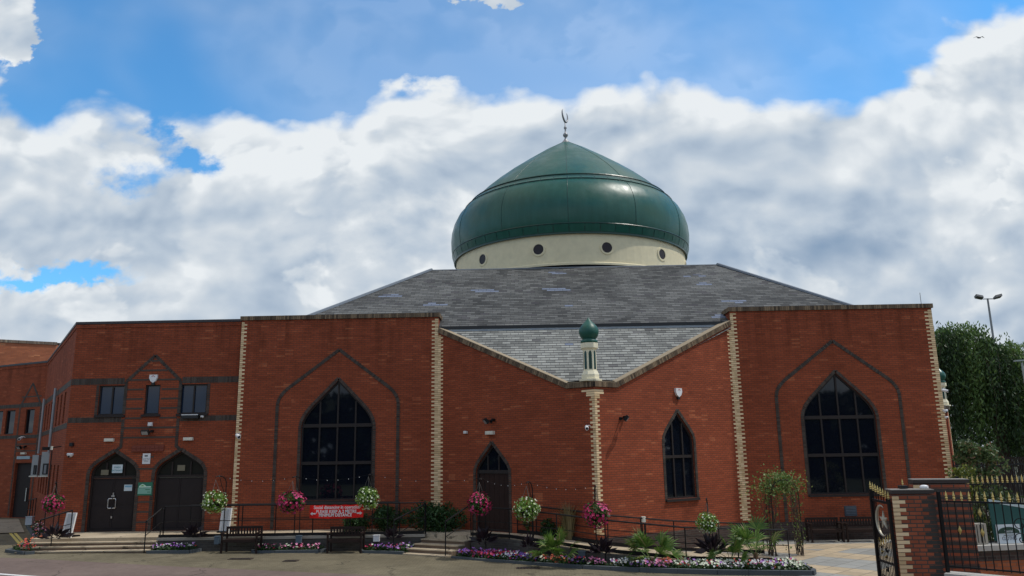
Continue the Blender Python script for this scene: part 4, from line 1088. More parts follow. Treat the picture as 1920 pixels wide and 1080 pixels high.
def spiky(label, c, h, n, name='palm', m=LPALM, fan=True):
    t = thing(name, label, 'palm', c)
    c = V(c); fm = MB()
    for i in range(n):
        el = random.uniform(.15, 1.35); a = random.uniform(0, 2*pi); L = h*random.uniform(.45, .62)
        d = V((cos(a)*cos(el), sin(a)*cos(el), sin(el))); tip = c + V((0, 0, .12)) + d*L
        fm.tube([c+V((0, 0, .05)), c+V((0, 0, .12))+d*L*.6+V((0, 0, .02)), tip], .009, 3)
        side = d.cross(V((random.gauss(0, .4), random.gauss(0, .4), 1))).normalized(); up2 = side.cross(d)
        for k in range(13):
            b = radians(-78+13*k); fd = (d*cos(b)+side*sin(b)).normalized(); ln = h*.48*(.75+.25*cos(b))*random.uniform(.85, 1.1)
            mid = tip + fd*ln*.6 + up2*.03; end = tip + fd*ln + V((0, 0, -.09*random.random()*h)); w = side*cos(b)-d*sin(b)
            fm.add([tip-w*.008, tip+w*.008, mid+w*.024, end, mid-w*.024], [(0, 1, 2, 4), (4, 2, 3)])
    fm.build('frond', m, t)
    mb = MB(); mb.tube([c-V((0, 0, .1)), c+V((0, 0, .18))], [.09, .06], 7); mb.build('trunk', mat('palm_trunk', (.14, .075, .04), .9), t)
    return t
spiky('small fan palm in the long flower bed right of the plank door', (P(1045, 1040, 24.5).x, 24.4, .3), 1.05, 15)
spiky('wide fan palm in the long flower bed below the lancet window', (P(1222, 1045, 23.6).x, 23.6, .3), 1.05, 16)
spiky('small fan palm leaning beside the tallest palm', (P(1370, 1050, 23.3).x, 23.3, .3), .75, 8)
spiky('tallest fan palm with a visible trunk near the right end of the flower bed', (P(1417, 1040, 23.3).x, 23.3, .45), 1.15, 13)
def darkplant(label, c, h=.7, n=55):
    t = thing('dark_leaved_plant', label, 'plant', c, 'purple-black leaved bedding plants'); mb = MB(); c = V(c)
    for i in range(n):
        a = random.uniform(0, 2*pi); el = random.uniform(.2, 1.4); L = h*random.uniform(.5, 1); d = V((cos(a)*cos(el), sin(a)*cos(el), sin(el)))
        mb.leaf(c + d*L*.6, L*.55, asp=.38, d=d+V((0, 0, -.2)))
    mb.build('foliage', LBLACK, t); return t
for px, py, Y, h, lab in ((103, 1012, 27.7, .75, 'in the left planter under the magenta basket'), (362, 1010, 27.7, .7, 'in the pansy bed right of the wide steps'),
                    (735, 1012, 27.6, .6, 'in the pansy bed left of the central steps'), (905, 1022, 25.9, .75, 'under the magenta basket by the plank door'),
                    (990, 1030, 25.0, .6, 'below the railing left of the first palm'), (1130, 1042, 24.0, .75, 'between the first and second palms'), (1338, 1040, 23.5, .8, 'under the lowest white basket')):
    darkplant('clump of purple-black leaves '+lab, P(px, py, Y), h)

def shrub(label, c, r, h, n, m=LDARK, size=.09, name='shrub', stem=True, cat='shrub'):
    t = thing(name, label, cat, c); mb = MB(); c = V(c); lobes = [(V((random.gauss(0, r*.45), random.gauss(0, r*.3), h*random.uniform(.3, .75))), r*random.uniform(.35, .6)) for _ in range(9)]
    for i in range(n):
        o, rr = random.choice(lobes); d = V((random.gauss(0, 1), random.gauss(0, 1), random.gauss(0, 1))).normalized()
        p = c + o + d*rr*random.uniform(.6, 1.05)
        if p.z < c.z: p.z = c.z + random.random()*.1
        mb.leaf(p, size*random.uniform(.7, 1.3), asp=.5)
    mb.build('foliage', m, t)
    if stem:
        mb = MB()
        for k in range(5): mb.tube([c, c+V((random.gauss(0, r*.25), random.gauss(0, r*.2), h*.6))], [.03, .01], 5)
        mb.build('stem', mat('bark', (.07, .05, .035), .9), t)
    return t
shrub('dark green bushy shrub on the terrace behind the right end of the banner', V((-5.0, 29.3, TZ)), .75, .85, 2600, size=.11)
shrub('low dark green shrub on the terrace behind the second bench', V((-6.4, 29.4, TZ)), .5, .6, 1400, size=.1)
shrub('dense dark green shrub at the head of the central steps', V((-3.2, 29.2, TZ)), .95, .95, 4200, size=.11)
shrub('tall yellowish green shrub against the wall right of the plank door', V((.15, 27.75, .6)), .42, 1.5, 1500, m=leafmat('mixed_leaf', (.03, .05, .012), (.13, .15, .03)), size=.1)
shrub('dark green shrub beside the dry grasses against the wall', V((.85, 27.1, .6)), .5, .8, 1500, size=.1)
def grasses(label, c, h, n, sp=.5):
    t = thing('ornamental_grass', label, 'grass clump', c); mb = MB(); c = V(c)
    for i in range(n):
        a = random.uniform(0, 2*pi); s = random.uniform(.05, sp); q = c+V((cos(a)*.08, sin(a)*.08, 0)); d = V((cos(a)*s, sin(a)*s*.7, 0)); L = h*random.uniform(.6, 1)
        w = V((-sin(a), cos(a), 0))*.009
        m_ = q+d*.35+V((0, 0, L*.7)); e = q+d+V((0, 0, L*random.uniform(.85, 1)))
        mb.add([q-w, q+w, m_+w, e, m_-w], [(0, 1, 2, 4), (4, 2, 3)])
    mb.build('blades', GRS, t)
grasses('clump of tall dry ornamental grass against the wall left of the corner quoin', V((1.35, 26.35, .6)), 1.5, 220, .65)
grasses('small tuft of reddish dry grass by the white post', V((3.6, 26.2, .5)), .75, 60, .3)
# rose arch
ar = thing('garden_arch', 'thin metal garden arch with a half bare climbing rose', 'garden arch', (8.35, 26.3, .15))
mb = MB(); ax0, ax1, ay0, ay1 = 7.86, 8.74, 25.9, 26.5
for yy in (ay0, ay1):
    mb.tube([V((ax0, yy, .15)), V((ax0, yy, 2.1))]+[V(((ax0+ax1)/2-.44*cos(radians(k)), yy, 2.1+.44*sin(radians(k)))) for k in range(20, 180, 20)]+[V((ax1, yy, 2.1)), V((ax1, yy, .15))], .014, 5)
for z in [.3+.3*i for i in range(7)]:
    for xx in (ax0, ax1): mb.tube([V((xx, ay0, z)), V((xx, ay1, z))], .008, 4)
for xx in (ax0, ax1):
    mb.tube([V((xx, (ay0+ay1)/2, .15)), V((xx, (ay0+ay1)/2, 2.1))], .008, 4)
mb.build('frame', IRON, ar)
rs = thing('climbing_rose', 'half bare climbing rose with a leafy top over the garden arch', 'climbing plant', (8.3, 26.3, .15))
mb = MB()
for i in range(26):
    left = random.random() < .45; x0 = (ax0 if left else ax1)+random.gauss(0, .05); p0 = V((x0, random.uniform(ay0, ay1), .15)); pts = [p0]
    for k in range(9): pts.append(V((pts[-1].x+random.gauss(0, .05)+(.012 if left else -.012), min(ay1+.1, max(ay0-.1, pts[-1].y+random.gauss(0, .06))), .15+(k+1)*.27)))
    mb.tube(pts, [.014-.001*k for k in range(10)], 4)
mb.build('stem', mat('rose_stem', (.075, .055, .04), .9), rs)
mb = MB(); 
for i in range(1900):
    if i < 1550: p = V((8.28+random.gauss(0, .33), 26.2+random.gauss(0, .22), 2.40+random.gauss(0, .19))); 
    else: p = V((random.choice((ax0, ax1))+random.gauss(0, .10), random.uniform(ay0, ay1), random.uniform(.4, 2.2)))
    if i % 9 == 0: p += V((-.5, 0, -.25))
    mb.leaf(p, random.uniform(.06, .12), asp=.6)
mb.build('foliage', leafmat('rose_leaf', (.07, .14, .03), (.20, .29, .07), (.38, .28, .10)), rs)

# ------------------------------------------------------------------ text and signs
def text_mesh(txt, size, w, u, z, out, m, parent, name='lettering', align='CENTER', bold=0.0, sx=1.0, fit=None):
    cu = bpy.data.curves.new('t', 'FONT'); cu.body = txt; cu.size = size; cu.align_x = align; cu.align_y = 'CENTER'; cu.extrude = .002; cu.offset = bold
    ob = bpy.data.objects.new('t', cu); COL.objects.link(ob); bpy.context.view_layer.update()
    me = bpy.data.meshes.new_from_object(ob.evaluated_get(bpy.context.evaluated_depsgraph_get()))
    if fit: xs_ = [v.co.x for v in me.vertices]; sx = fit/(max(xs_)-min(xs_))
    mb = MB(); mb.add([w.p(u+v.co.x*sx, z+v.co.y, out+v.co.z) for v in me.vertices], [tuple(p.vertices) for p in me.polygons])
    bpy.data.objects.remove(ob); bpy.data.curves.remove(cu); bpy.data.meshes.remove(me)
    return mb.build(name, m, parent)
def sign(name, label, w, u0, u1, z0, z1, m, cat='sign', out=.03, th=.02):
    t = thing(name, label, cat, w.p((u0+u1)/2, z0, out)); mb = MB(); w.rect(mb, u0, u1, z0, z1, out-th, out); mb.build('panel', m, t); return t
def hitr(w, x0, y0, x1, y1):
    a = w.hit(x0, y1); b = w.hit(x1, y0); return a[0], b[0], a[1], b[1]
# banner on the terrace railing, with a slight billow
WBn = Wall((-12, 27.97), (0, 27.97))
u0, u1, z0, z1 = hitr(WBn, 581, 946, 682, 971)
ban = thing('banner', 'red cloth banner about social distancing tied to the black railing', 'banner', WBn.p((u0+u1)/2, z0))
mb = MB(); N = 40; vs = []
def bil(f, g): return .025*sin(f*9+g*2)+.015*sin(f*23)
for j in range(7):
    for i in range(N+1):
        f, g_ = i/N, j/6; sag = -.035*sin(pi*f)*(1-g_)-.0*f; vs.append(WBn.p(u0+(u1-u0)*f, z0+(z1-z0)*g_+sag+.01*sin(f*31)*(g_ == 1), .03+bil(f, g_)))
mb.add(vs, [(j*(N+1)+i, j*(N+1)+i+1, (j+1)*(N+1)+i+1, (j+1)*(N+1)+i) for j in range(6) for i in range(N)])
mb.build('cloth', mat('red_banner_cloth', (.80, .020, .018), .7, spec=.2), ban, smooth=True)
um = (u0+u1)/2; H = z1-z0; WT = mat('white_lettering', (.85, .82, .82), .6)
BW = u1-u0
text_mesh('Social distancing in operation', .155, WBn, um+.02, z1-H*.18, .085, WT, ban, bold=.003, fit=BW*.86)
text_mesh('PLEASE KEEP A 2 METRE', .150, WBn, um, z1-H*.52, .085, WT, ban, bold=.004, fit=BW*.75)
text_mesh('MINIMUM DISTANCE', .150, WBn, um-.03, z1-H*.80, .085, WT, ban, bold=.004, fit=BW*.61)
for s, uu in ((-1, u0+.13), (1, u1-.13)):
    mb = MB(); zc = z1-H*.66; pts = [(s*.10, 0), (s*.02, .06), (s*.02, .022), (-s*.09, .022), (-s*.09, -.022), (s*.02, -.022), (s*.02, -.06)]
    pts = pts if s < 0 else pts[::-1]
    mb.add([WBn.p(uu+a, zc+b, .086) for a, b in pts], [tuple(range(7))]); mb.build('arrow', WT, ban)
# CCTV sign
u0, u1, z0, z1 = hitr(WW, 267, 850, 283, 870)
t = sign('cctv_sign', 'small white CCTV sign between the two arched doors', WW, u0, u1, z0, z1, WHITE)
DKT = mat('dark_lettering', (.03, .03, .035), .6)
text_mesh('CCTV', .10, WW, (u0+u1)/2, (z0+z1)/2-.03, .032, DKT, t)
mb = MB(); WW.rect(mb, (u0+u1)/2-.07, (u0+u1)/2+.05, z1-.12, z1-.07, .03, .034); mb.build('camera_symbol', DKT, t)
mb = MB(); WW.rect(mb, u0+.06, u1-.06, z0+.08, z0+.095, .03, .034); WW.rect(mb, u0+.06, u1-.06, z0+.12, z0+.13, .03, .034); mb.build('small_print', mat('grey_print', (.3, .3, .3), .6), t)
# green sign with a small domed roof symbol
u0, u1, z0, z1 = hitr(WW, 258, 904, 287, 929)
t = sign('green_sign', 'green information sign with a pale domed roof symbol between the arched doors', WW, u0, u1, z0, z1, mat('green_sign_paint', (.02, .17, .10), .5))
mb = MB(); WW.rect(mb, u0+.01, u1-.03, z0+.06, z0+(z1-z0)*.56, .03, .034); mb.build('pale_panel', mat('pale_green_print', (.22, .45, .36), .5), t)
PG = mat('pale_print', (.55, .78, .66), .5)
mb = MB(); zc = z0+(z1-z0)*.60; o = [(0.03, 0), (u1-u0-.05, 0), (u1-u0-.05, .045), (.33, .045), (.26, .10), (.18, .14), (.10, .10), (.05, .05)]
mb.add([WW.p(u0+a, zc+b, .035) for a, b in o], [tuple(range(len(o)))]); mb.build('roof_symbol', PG, t)
mb = MB(); o = [(.09, .045), (.26, .045), (.22, .08), (.18, .10), (.12, .075)]; mb.add([WW.p(u0+a, zc+b, .0365) for a, b in o], [tuple(range(5))]); mb.build('roof_detail', mat('lime_print', (.18, .42, .10), .5), t)
mb = MB(); WW.rect(mb, u0+.30, u1-.08, z0+.20, z0+.225, .03, .037); WW.rect(mb, u0+.38, u1-.06, z0+.11, z0+.135, .03, .037); mb.build('small_print', mat('green_sign_print', (.02, .14, .08), .5), t)
# notices on the doors
PAPER = mat('white_paper', (.62, .72, .76), .7)
u0, u1, z0, z1 = hitr(WW, 207, 871, 228, 887)
t = sign('door_notice', 'larger white notice with teal lettering above the left arched door', WW, u0, u1, z0, z1, PAPER, 'notice', -.10, .008)
TEAL = mat('teal_lettering', (.02, .22, .26), .6)
text_mesh('MAIN', .10, WW, (u0+u1)/2, z1-.11, -.098, TEAL, t); text_mesh('ENTRANCE', .10, WW, (u0+u1)/2, z1-.23, -.098, TEAL, t, sx=.85)
u0, u1, z0, z1 = hitr(WW, 228, 909, 244, 921)
t = sign('door_notice', 'small white and blue notice stuck on the left double door leaf', WW, u0, u1, z0, z1, PAPER, 'notice', -.17, .008)
mb = MB(); WW.rect(mb, u0+.03, u1-.02, z1-.10, z1-.03, -.17, -.168); mb.build('blue_print', mat('blue_print', (.20, .42, .58), .6), t)
BEI = mat('beige_card', (.20, .18, .12), .7)
for (a, b, c, d), lab in (((185, 881, 200, 891), 'beige card behind glass above the left arched door'), ((329, 872, 344, 883), 'beige card behind glass above the right arched door')):
    u0, u1, z0, z1 = hitr(WW, a, b, c, d); sign('door_notice', lab, WW, u0, u1, z0, z1, BEI, 'notice', -.15, .008)

# ------------------------------------------------------------------ wall fixtures
def alarm_box(label, w, px, py):
    u, z = w.hit(px, py); t = thing('alarm_box', label, 'alarm box', w.p(u, z))
    mb = MB(); o = [(-.15, .13), (.15, .13), (.16, .0), (.10, -.12), (0, -.19), (-.10, -.12), (-.16, 0)]
    n = len(o); mb.add([w.p(u+a, z+b, .09) for a, b in o]+[w.p(u+a, z+b, .0) for a, b in o], [tuple(range(n))[::-1]]+[(i, (i+1) % n, n+(i+1) % n, n+i) for i in range(n)])
    mb.build('cover', WHITE, t)
    mb = MB(); mb.add([w.p(u+a, z+b+.02, .093) for a, b in ((-.07, .04), (-.06, .02), (0, .055), (.06, .02), (.07, .04), (0, .085))], [(0, 1, 2, 5), (5, 2, 3, 4)])
    mb.build('emblem', mat('red_emblem', (.4, .05, .05), .5), t)
    mb = MB(); w.rect(mb, u-.06, u+.06, z-.27, z-.185, .0, .07); mb.build('strobe', BLACK, t)
alarm_box('white shield-shaped alarm box under the small gable of the entrance building', WW, 289, 709)
alarm_box('white shield-shaped alarm box above the lancet window', WQR, 1270, 735)
def floodlight(label, w, px, py, yaw=0):
    u, z = w.hit(px, py); t = thing('floodlight', label, 'floodlight', w.p(u, z))
    c = w.p(u, z, .30); f = (w.n*cos(yaw)+w.d*sin(yaw))*.8+V((0, 0, -.6)); f.normalize(); s = f.cross(V((0, 0, 1))).normalized(); q = s.cross(f)
    mb = MB(); mb.obox(c, s*.15, q*.10, f*.05); mb.build('housing', IRON, t)
    mb = MB(); mb.obox(c+f*.055, s*.12, q*.075, f*.004); mb.build('lens', mat('lamp_lens', (.35, .37, .38), .2), t)
    mb = MB(); mb.bar(w.p(u, z+.0, 0), c-f*.05, .035); w.rect(mb, u-.05, u+.05, z-.05, z+.05, 0, .03); mb.tube([w.p(u+.16, z+.05, 0), w.p(u+.16, z+.05, .14)], .05, 8); mb.build('bracket', IRON, t)
floodlight('black floodlight under the white box in the brick panel above the doors', WW, 279, 811)
floodlight('black floodlight above the narrow plank door', WQL, 921, 790, -.6)
floodlight('black floodlight on the bright brick wall left of the lancet window', WQR, 1163, 785, .7)
floodlight('black floodlight on the far left wall above the side door', WFar, 46, 839)
def wallbox(name, label, cat, w, x0, y0, x1, y1, m=WHITE, d=.10):
    u0, u1, z0, z1 = hitr(w, x0, y0, x1, y1); t = thing(name, label, cat, w.p((u0+u1)/2, z0)); mb = MB(); w.rect(mb, u0, u1, z0, z1, 0, d)
    mb.build('housing', m, t); mb = MB(); w.rect(mb, u0+.02, u1-.02, z0+.02, z1-.02, d-.01, d+.012); mb.build('cover', m, t); return t
CRM = mat('off_white_plastic', (.72, .70, .60), .5)
wallbox('bulkhead_light', 'pale bulkhead light above the left arched door', 'wall light', WW, 197, 822, 215, 828, CRM)
wallbox('bulkhead_light', 'pale bulkhead light above and right of the right arched door', 'wall light', WW, 345, 820, 363, 826, CRM)
wallbox('bulkhead_light', 'pale bulkhead light between floodlight and plank door', 'wall light', WQL, 914, 808, 928, 815, CRM, .14)
wallbox('bulkhead_light', 'small pale bulkhead light above the far left side door', 'wall light', WFar, 41, 848, 50, 852, CRM)
wallbox('junction_box', 'small white box above the floodlight of the entrance building', 'box', WW, 279, 792, 287, 799)
wallbox('junction_box', 'small white box on the dark wall left of the plank door floodlight', 'box', WQL, 872, 808, 877, 813)
wallbox('junction_box', 'small dark box above the white dome camera by the left corner', 'box', WW, 132, 830, 139, 837, BLACK)
t = wallbox('air_vent', 'dark louvred air vent low under the right arched window', 'vent', WR, 1584, 948, 1605, 968, mat('vent_grey', (.06, .075, .095), .5), .03)
mb = MB(); u0, u1, z0, z1 = hitr(WR, 1585, 949, 1604, 967)
for i in range(6): WR.rect(mb, u0+.02, u1-.02, z0+(z1-z0)*(i+.2)/6, z0+(z1-z0)*(i+.6)/6, .04, .06)
mb.build('louvre', mat('vent_slat', (.11, .14, .18), .5), t)
t = wallbox('wall_heater', 'black and white slatted unit hanging under the right upper window', 'wall unit', WW, 344, 777, 375, 785, BLACK, .18)
mb = MB(); u0, u1, z0, z1 = hitr(WW, 344, 777, 375, 779); WW.rect(mb, u0, u1, z0, z1, .19, .20); mb.build('white_strip', WHITE, t)
def camera(label, w, px, py, k=1.0, dome=False, side=1):
    u, z = w.hit(px, py); t = thing('security_camera', label, 'camera', w.p(u, z))
    if dome:
        mb = MB(); c = w.p(u, z, .05); mb.lathe([(0, .05*k), (.11*k, .05*k), (.12*k, 0), (.10*k, -.06*k), (.05*k, -.10*k), (0, -.11*k)], 14, c); mb.build('housing', WHITE, t, smooth=True)
        mb = MB(); mb.lathe([(0, -.05*k), (.045*k, -.05*k), (.04*k, -.09*k), (0, -.11*k)], 10, c+w.n*.085*k); mb.build('lens', BLACK, t)
    else:
        mb = MB(); c = w.p(u, z, .24*k); f = (w.n+w.d*side*.7+V((0, 0, -.35))).normalized(); s = f.cross(V((0, 0, 1))).normalized(); mb.tube([c-f*.14*k, c+f*.14*k], .065*k, 10); mb.build('housing', WHITE, t)
        mb = MB(); mb.tube([c+f*.135*k, c+f*.145*k], .045*k, 10); mb.build('lens', BLACK, t)
        mb = MB(); mb.tube([w.p(u, z+.05, 0), w.p(u, z+.08*k, .12*k), c-f*.05*k], .022*k, 6); mb.build('bracket', WHITE, t)
camera('white bullet camera on the cream quoin left of the big arched window', WL, 451, 818, 1.1)
camera('white camera on the corner quoin under the turret', WQL, 1107, 802, .9)
camera('white dome camera beside the left corner of the entrance building', WW, 133, 852, 1, True)
camera('white dome camera below the right upper window', WW, 380, 781, .6, True)
camera('white camera above the left door on the far left wall', WFar, 48, 822, 1.2)
camera('upper white dome camera on the far right quoin', WR, 1771, 770, .8, True)
camera('lower white dome camera on the far right quoin', WR, 1773, 782, .6, True)
camera('white bullet camera beside the small distant turret', WR, 1767, 733, .8, side=1)
# flue pipes and air conditioning units on the receding wall
def pipe(label, px, ytop, ybot):
    u, zt = WBk.hit(px, ytop); zb = WBk.hit(px+(ytop-ybot)*.075, ybot)[1]
    single(MB().tube([WBk.p(u, zb, .12), WBk.p(u, zt, .12)], .06, 8), 'flue_pipe', mat('grey_pipe', (.33, .34, .36), .5), label, 'pipe')
pipe('taller grey flue pipe on the receding wall nearer the corner', 110, 728, 850)
pipe('shorter grey flue pipe on the receding wall, left of the pair', 88, 748, 850)
for px0, px1, y0, y1, lab in ((57, 73, 853, 893, 'left air conditioning unit on the receding wall'), (74, 95, 847, 893, 'right air conditioning unit on the receding wall')):
    Yv = 36.5 if px0 > 60 else 38.5
    a = P(px0, y1, Yv); b = P(px1, y0, Yv); t = thing('air_conditioning_unit', lab, 'air conditioner', ((a.x+b.x)/2, Yv, a.z))
    mb = MB(); mb.box(a.x, b.x, Yv, Yv+.7, a.z+.03, b.z); mb.build('casing', mat('grey_casing', (.36, .39, .40), .5), t)
    mb = MB(); mb.box(a.x+.12, b.x-.03, Yv-.02, Yv+.0, a.z+.08, a.z+(b.z-a.z)*.52); mb.build('grille', BLACK, t)
    mb = MB(); mb.box(a.x+.20, b.x-.10, Yv-.04, Yv-.02, a.z+.12, a.z+(b.z-a.z)*.46); mb.build('fan_cover', mat('fan_grey', (.25, .27, .29), .5), t)
    mb = MB(); mb.box(a.x-.05, b.x+.05, Yv-.05, Yv+1.2, a.z-.03, a.z+.025); mb.build('bracket', CRM, t)
tq = P(98, 840, 29.9); t = thing('spotlight_pole', 'thin black pole with a crossbar and small spotlight left of the entrance doors', 'pole', (tq.x, 29.9, .35))
mb = MB(); mb.tube([V((tq.x, 29.9, .35)), V((tq.x, 29.9, tq.z+.05))], .022, 6); mb.build('post', IRON, t)
ca_, cb_ = P(86, 841, 29.9), P(115, 837, 29.9); mb = MB(); mb.bar(ca_, cb_, .04); mb.build('crossbar', IRON, t)
mb = MB(); mb.obox(ca_, (.10, 0, 0), (0, .07, 0), (0, 0, .06)); mb.build('spotlight', IRON, t)
mb = MB(); mb.obox(tq+V((0, -.03, 0)), (.035, 0, 0), (0, .02, 0), (0, 0, .07)); mb.build('clamp', CRM, t)
# fascia strip over the far left door
u0, u1, z0, z1 = hitr(WFar, 32, 855, 57, 861)
sign('fascia_strip', 'pale blue glazed strip above the far left door', WFar, u0, u1, z0, z1, mat('pale_strip', (.30, .42, .48), .4), 'sign')

# ------------------------------------------------------------------ benches, boards, boxes
def bench(label, x0, x1, y, zg, h=.84):
    t = thing('bench', label, 'bench', ((x0+x1)/2, y, zg)); L = x1-x0
    mb = MB()
    for k in range(4): mb.box(x0+.04, x1-.04, y+.02+k*.115, y+.115+k*.115, zg+.42, zg+.445)
    mb.box(x0+.04, x1-.04, y-.0, y+.025, zg+.36, zg+.42); mb.build('seat', WOOD, t)
    mb = MB(); mb.box(x0+.04, x1-.04, y+.50, y+.54, zg+h-.08, zg+h); mb.box(x0+.04, x1-.04, y+.48, y+.52, zg+.52, zg+.57)
    n = int(L/.11)
    for k in range(n): xx = x0+.08+(L-.16)*(k+.5)/n; mb.box(xx-.028, xx+.028, y+.495, y+.515, zg+.57, zg+h-.08)
    mb.build('backrest', WOOD, t)
    for xx in (x0, x1-.06):
        for yy, zz in ((y, .64), (y+.48, h)):
            mb = MB(); mb.box(xx, xx+.06, yy, yy+.06, zg-.01, zg+zz); mb.build('leg', WOOD, t)
        mb = MB(); mb.box(xx-.01, xx+.07, y-.03, y+.50, zg+.64, zg+.67); mb.build('armrest', WOOD, t)
bench('dark wooden bench left of the pink flower bed, below the first railing post', P(413, 1020, 27.25).x, P(482, 1020, 27.25).x, 27.25, .34)
bench('dark wooden bench under the red banner in front of the retaining wall', P(612, 1020, 27.25).x, P(678, 1020, 27.25).x, 27.25, .28)
bench('left of two dark wooden benches under the big right window', P(1521, 1000, 29.3).x, P(1583, 1000, 29.3).x, 29.3, .17)
bench('right of two dark wooden benches under the big right window, beside the gate', P(1588, 1000, 29.3).x, P(1655, 1000, 29.3).x, 29.3, .17)
def board(label, px, pyb, pyt, Y, w, lean):
    b = P(px, pyb, Y); tp = P(px, pyt, Y); t = thing('sign_board', label, 'board', b); d = V((lean, .12, tp.z-b.z))
    nrm = V((-.35, -1, 0)).normalized(); s = V((1, -.35, 0)).normalized()
    mb = MB(); mb.obox(b+d/2, s*w/2, nrm*.03, d/2); mb.build('panel', WHITE, t)
    mb = MB(); mb.obox(b+d/2+nrm*.034, s*(w/2-.10), nrm*.003, d*.46); mb.build('recess', mat('board_grey', (.55, .57, .60), .5), t)
    mb = MB(); mb.obox(b+V((0, .2, .03)), s*w/2, nrm*.25, V((0, 0, .03))); mb.build('foot', IRON, t)
board('blank white standing board at the left end of the wide steps', 124, 1008, 962, 28.7, .46, .06)
board('blank white standing board beside the cream quoin and white basket', 420, 999, 953, 28.5, .42, .02)
WBX = mat('blue_grey_plastic', (.09, .13, .17), .5)
def box(label, px, py, Y, w, h, m, name='floor_box', cat='box'):
    c = P(px, py, Y); t = thing(name, label, cat, c); mb = MB(); mb.obox(c+V((0, 0, h/2)), (w/2, 0, 0), (0, .08, 0), (0, 0, h/2)); mb.build('housing', m, t)
    mb = MB(); mb.obox(c+V((0, 0, h+.012)), (w/2+.012, 0, 0), (0, .095, 0), (0, 0, .012)); mb.build('lid', m, t)
box('blue grey box on the retaining wall left of the first dark bench', 407, 1020, 27.75, .16, .24, WBX)
box('blue grey box on the retaining wall above the pink flower bed', 560, 1018, 27.75, .18, .22, WBX)
box('blue grey box among the flowers by the ramp, right of the first palm', 1091, 1045, 24.3, .20, .16, WBX)
box('white socket box on the retaining wall right of the second bench', 706, 1015, 27.85, .21, .19, WHITE)
box('small white box in the orange flower bed by the receding wall', 55, 984, 33.5, .28, .32, mat('pale_box', (.45, .50, .56), .5))
c = P(1207, 985, 25.9); t = thing('bollard_light', 'short black post with a white cap behind the ramp railing', 'post light', c)
mb = MB(); mb.tube([V((c.x-.05, c.y, .4)), V((c.x-.05, c.y, c.z+.1))], .02, 6); mb.tube([V((c.x+.05, c.y, .4)), V((c.x+.05, c.y, c.z+.1))], .02, 6); mb.build('post', IRON, t)
mb = MB(); mb.tube([V((c.x, c.y, c.z+.1)), V((c.x, c.y, c.z+.27))], .075, 12); mb.build('cap', CRM, t)
for px, py, w, lab in ((451, 1048, .75, 'dark rusty drain grate on the forecourt, larger and left'), (545, 1050.5, .45, 'small faint drain cover right of the rusty grate'), (990, 1068, .7, 'dark flat drain cover near the curved kerb')):
    c = PZ(px, py, .33 if px < 900 else .18); z = gz(c.x)+.024
    t = thing('drain_cover', lab, 'drain cover', (c.x, c.y, z)); mb = MB(); mb.box(c.x-w/2, c.x+w/2, c.y-.17, c.y+.17, z-.01, z+.012); mb.build('frame', mat('rusty_iron', (.05, .035, .025), .8), t)
    mb = MB()
    for k in range(7): mb.box(c.x-w/2+.04+k*(w-.08)/7, c.x-w/2+.04+(k+.6)*(w-.08)/7, c.y-.14, c.y+.14, z+.012, z+.016)
    mb.build('grate', BLACK, t)

# ------------------------------------------------------------------ gate, pillars, fences on the right
GOLD = mat('gold_paint', (.62, .46, .16), .35, metal=.5)
def spear(mb, p, k=1.0):
    mb.lathe([(.0, .0), (.022*k, .012*k), (.012*k, .028*k), (.030*k, .05*k), (.016*k, .075*k), (.024*k, .095*k), (.006*k, .17*k), (0, .19*k)], 6, p)
def pillar(label, w0, w1, depth, zt, stripe=False, qn=True):
    """w0, w1: front edge ends"""
    w = Wall(w0, w1); t = thing('gate_pillar', label, 'pillar', (*w0, .15))
    mb = MB(); prism(mb, [w.p(0, 0)[:2], w.p(w.L, 0)[:2], w.p(w.L, 0, -depth)[:2], w.p(0, 0, -depth)[:2]], .0, zt-.10); mb.build('shaft', BRP, t)
    mb = MB(); sm = MB()
    wr = Wall(w.p(w.L, 0)[:2], w.p(w.L, 0, -depth)[:2])
    n = int((zt-.25)/.075)
    for k in range(n):
        z = .14+k*.075
        if qn: w.rect(mb, -.003, .225 if k % 2 else .115, z+.006, z+.069, -.02, .004)
        if stripe:
            if k % 2: w.rect(sm, .24, w.L, z+.006, z+.069, -.02, .004); wr.rect(sm, 0, wr.L, z+.006, z+.069, -.02, .0045)
        else: w.rect(sm, w.L-(.24 if k % 2 else .13), w.L, z+.006, z+.069, -.02, .004)
    if qn: mb.build('quoin', CREAM, t)
    sm.build('dark_brick', mat('dark_pillar_brick', (.055, .048, .042), .85), t)
    mb = MB(); w.rect(mb, -.006, w.L+.006, zt-.085, zt-.02, -depth-.006, .006); mb.build('cap_course', mat('cap_brick', (.06, .045, .04), .85), t)
    mb = MB(); w.rect(mb, -.01, w.L+.01, zt-.02, zt-.004, -depth-.01, .01); mb.build('cap', mat('cap_mortar', (.24, .22, .20), .9), t)
    return t, w
p1, W1 = pillar('near brick gate pillar with cream quoin at its left edge', (7.12, 15.72), (7.88, 15.62), .38, 2.74)
p2, W2 = pillar('far striped brick gate pillar behind the near fence', (8.10, 16.85), (9.12, 16.60), .42, 2.88, True)
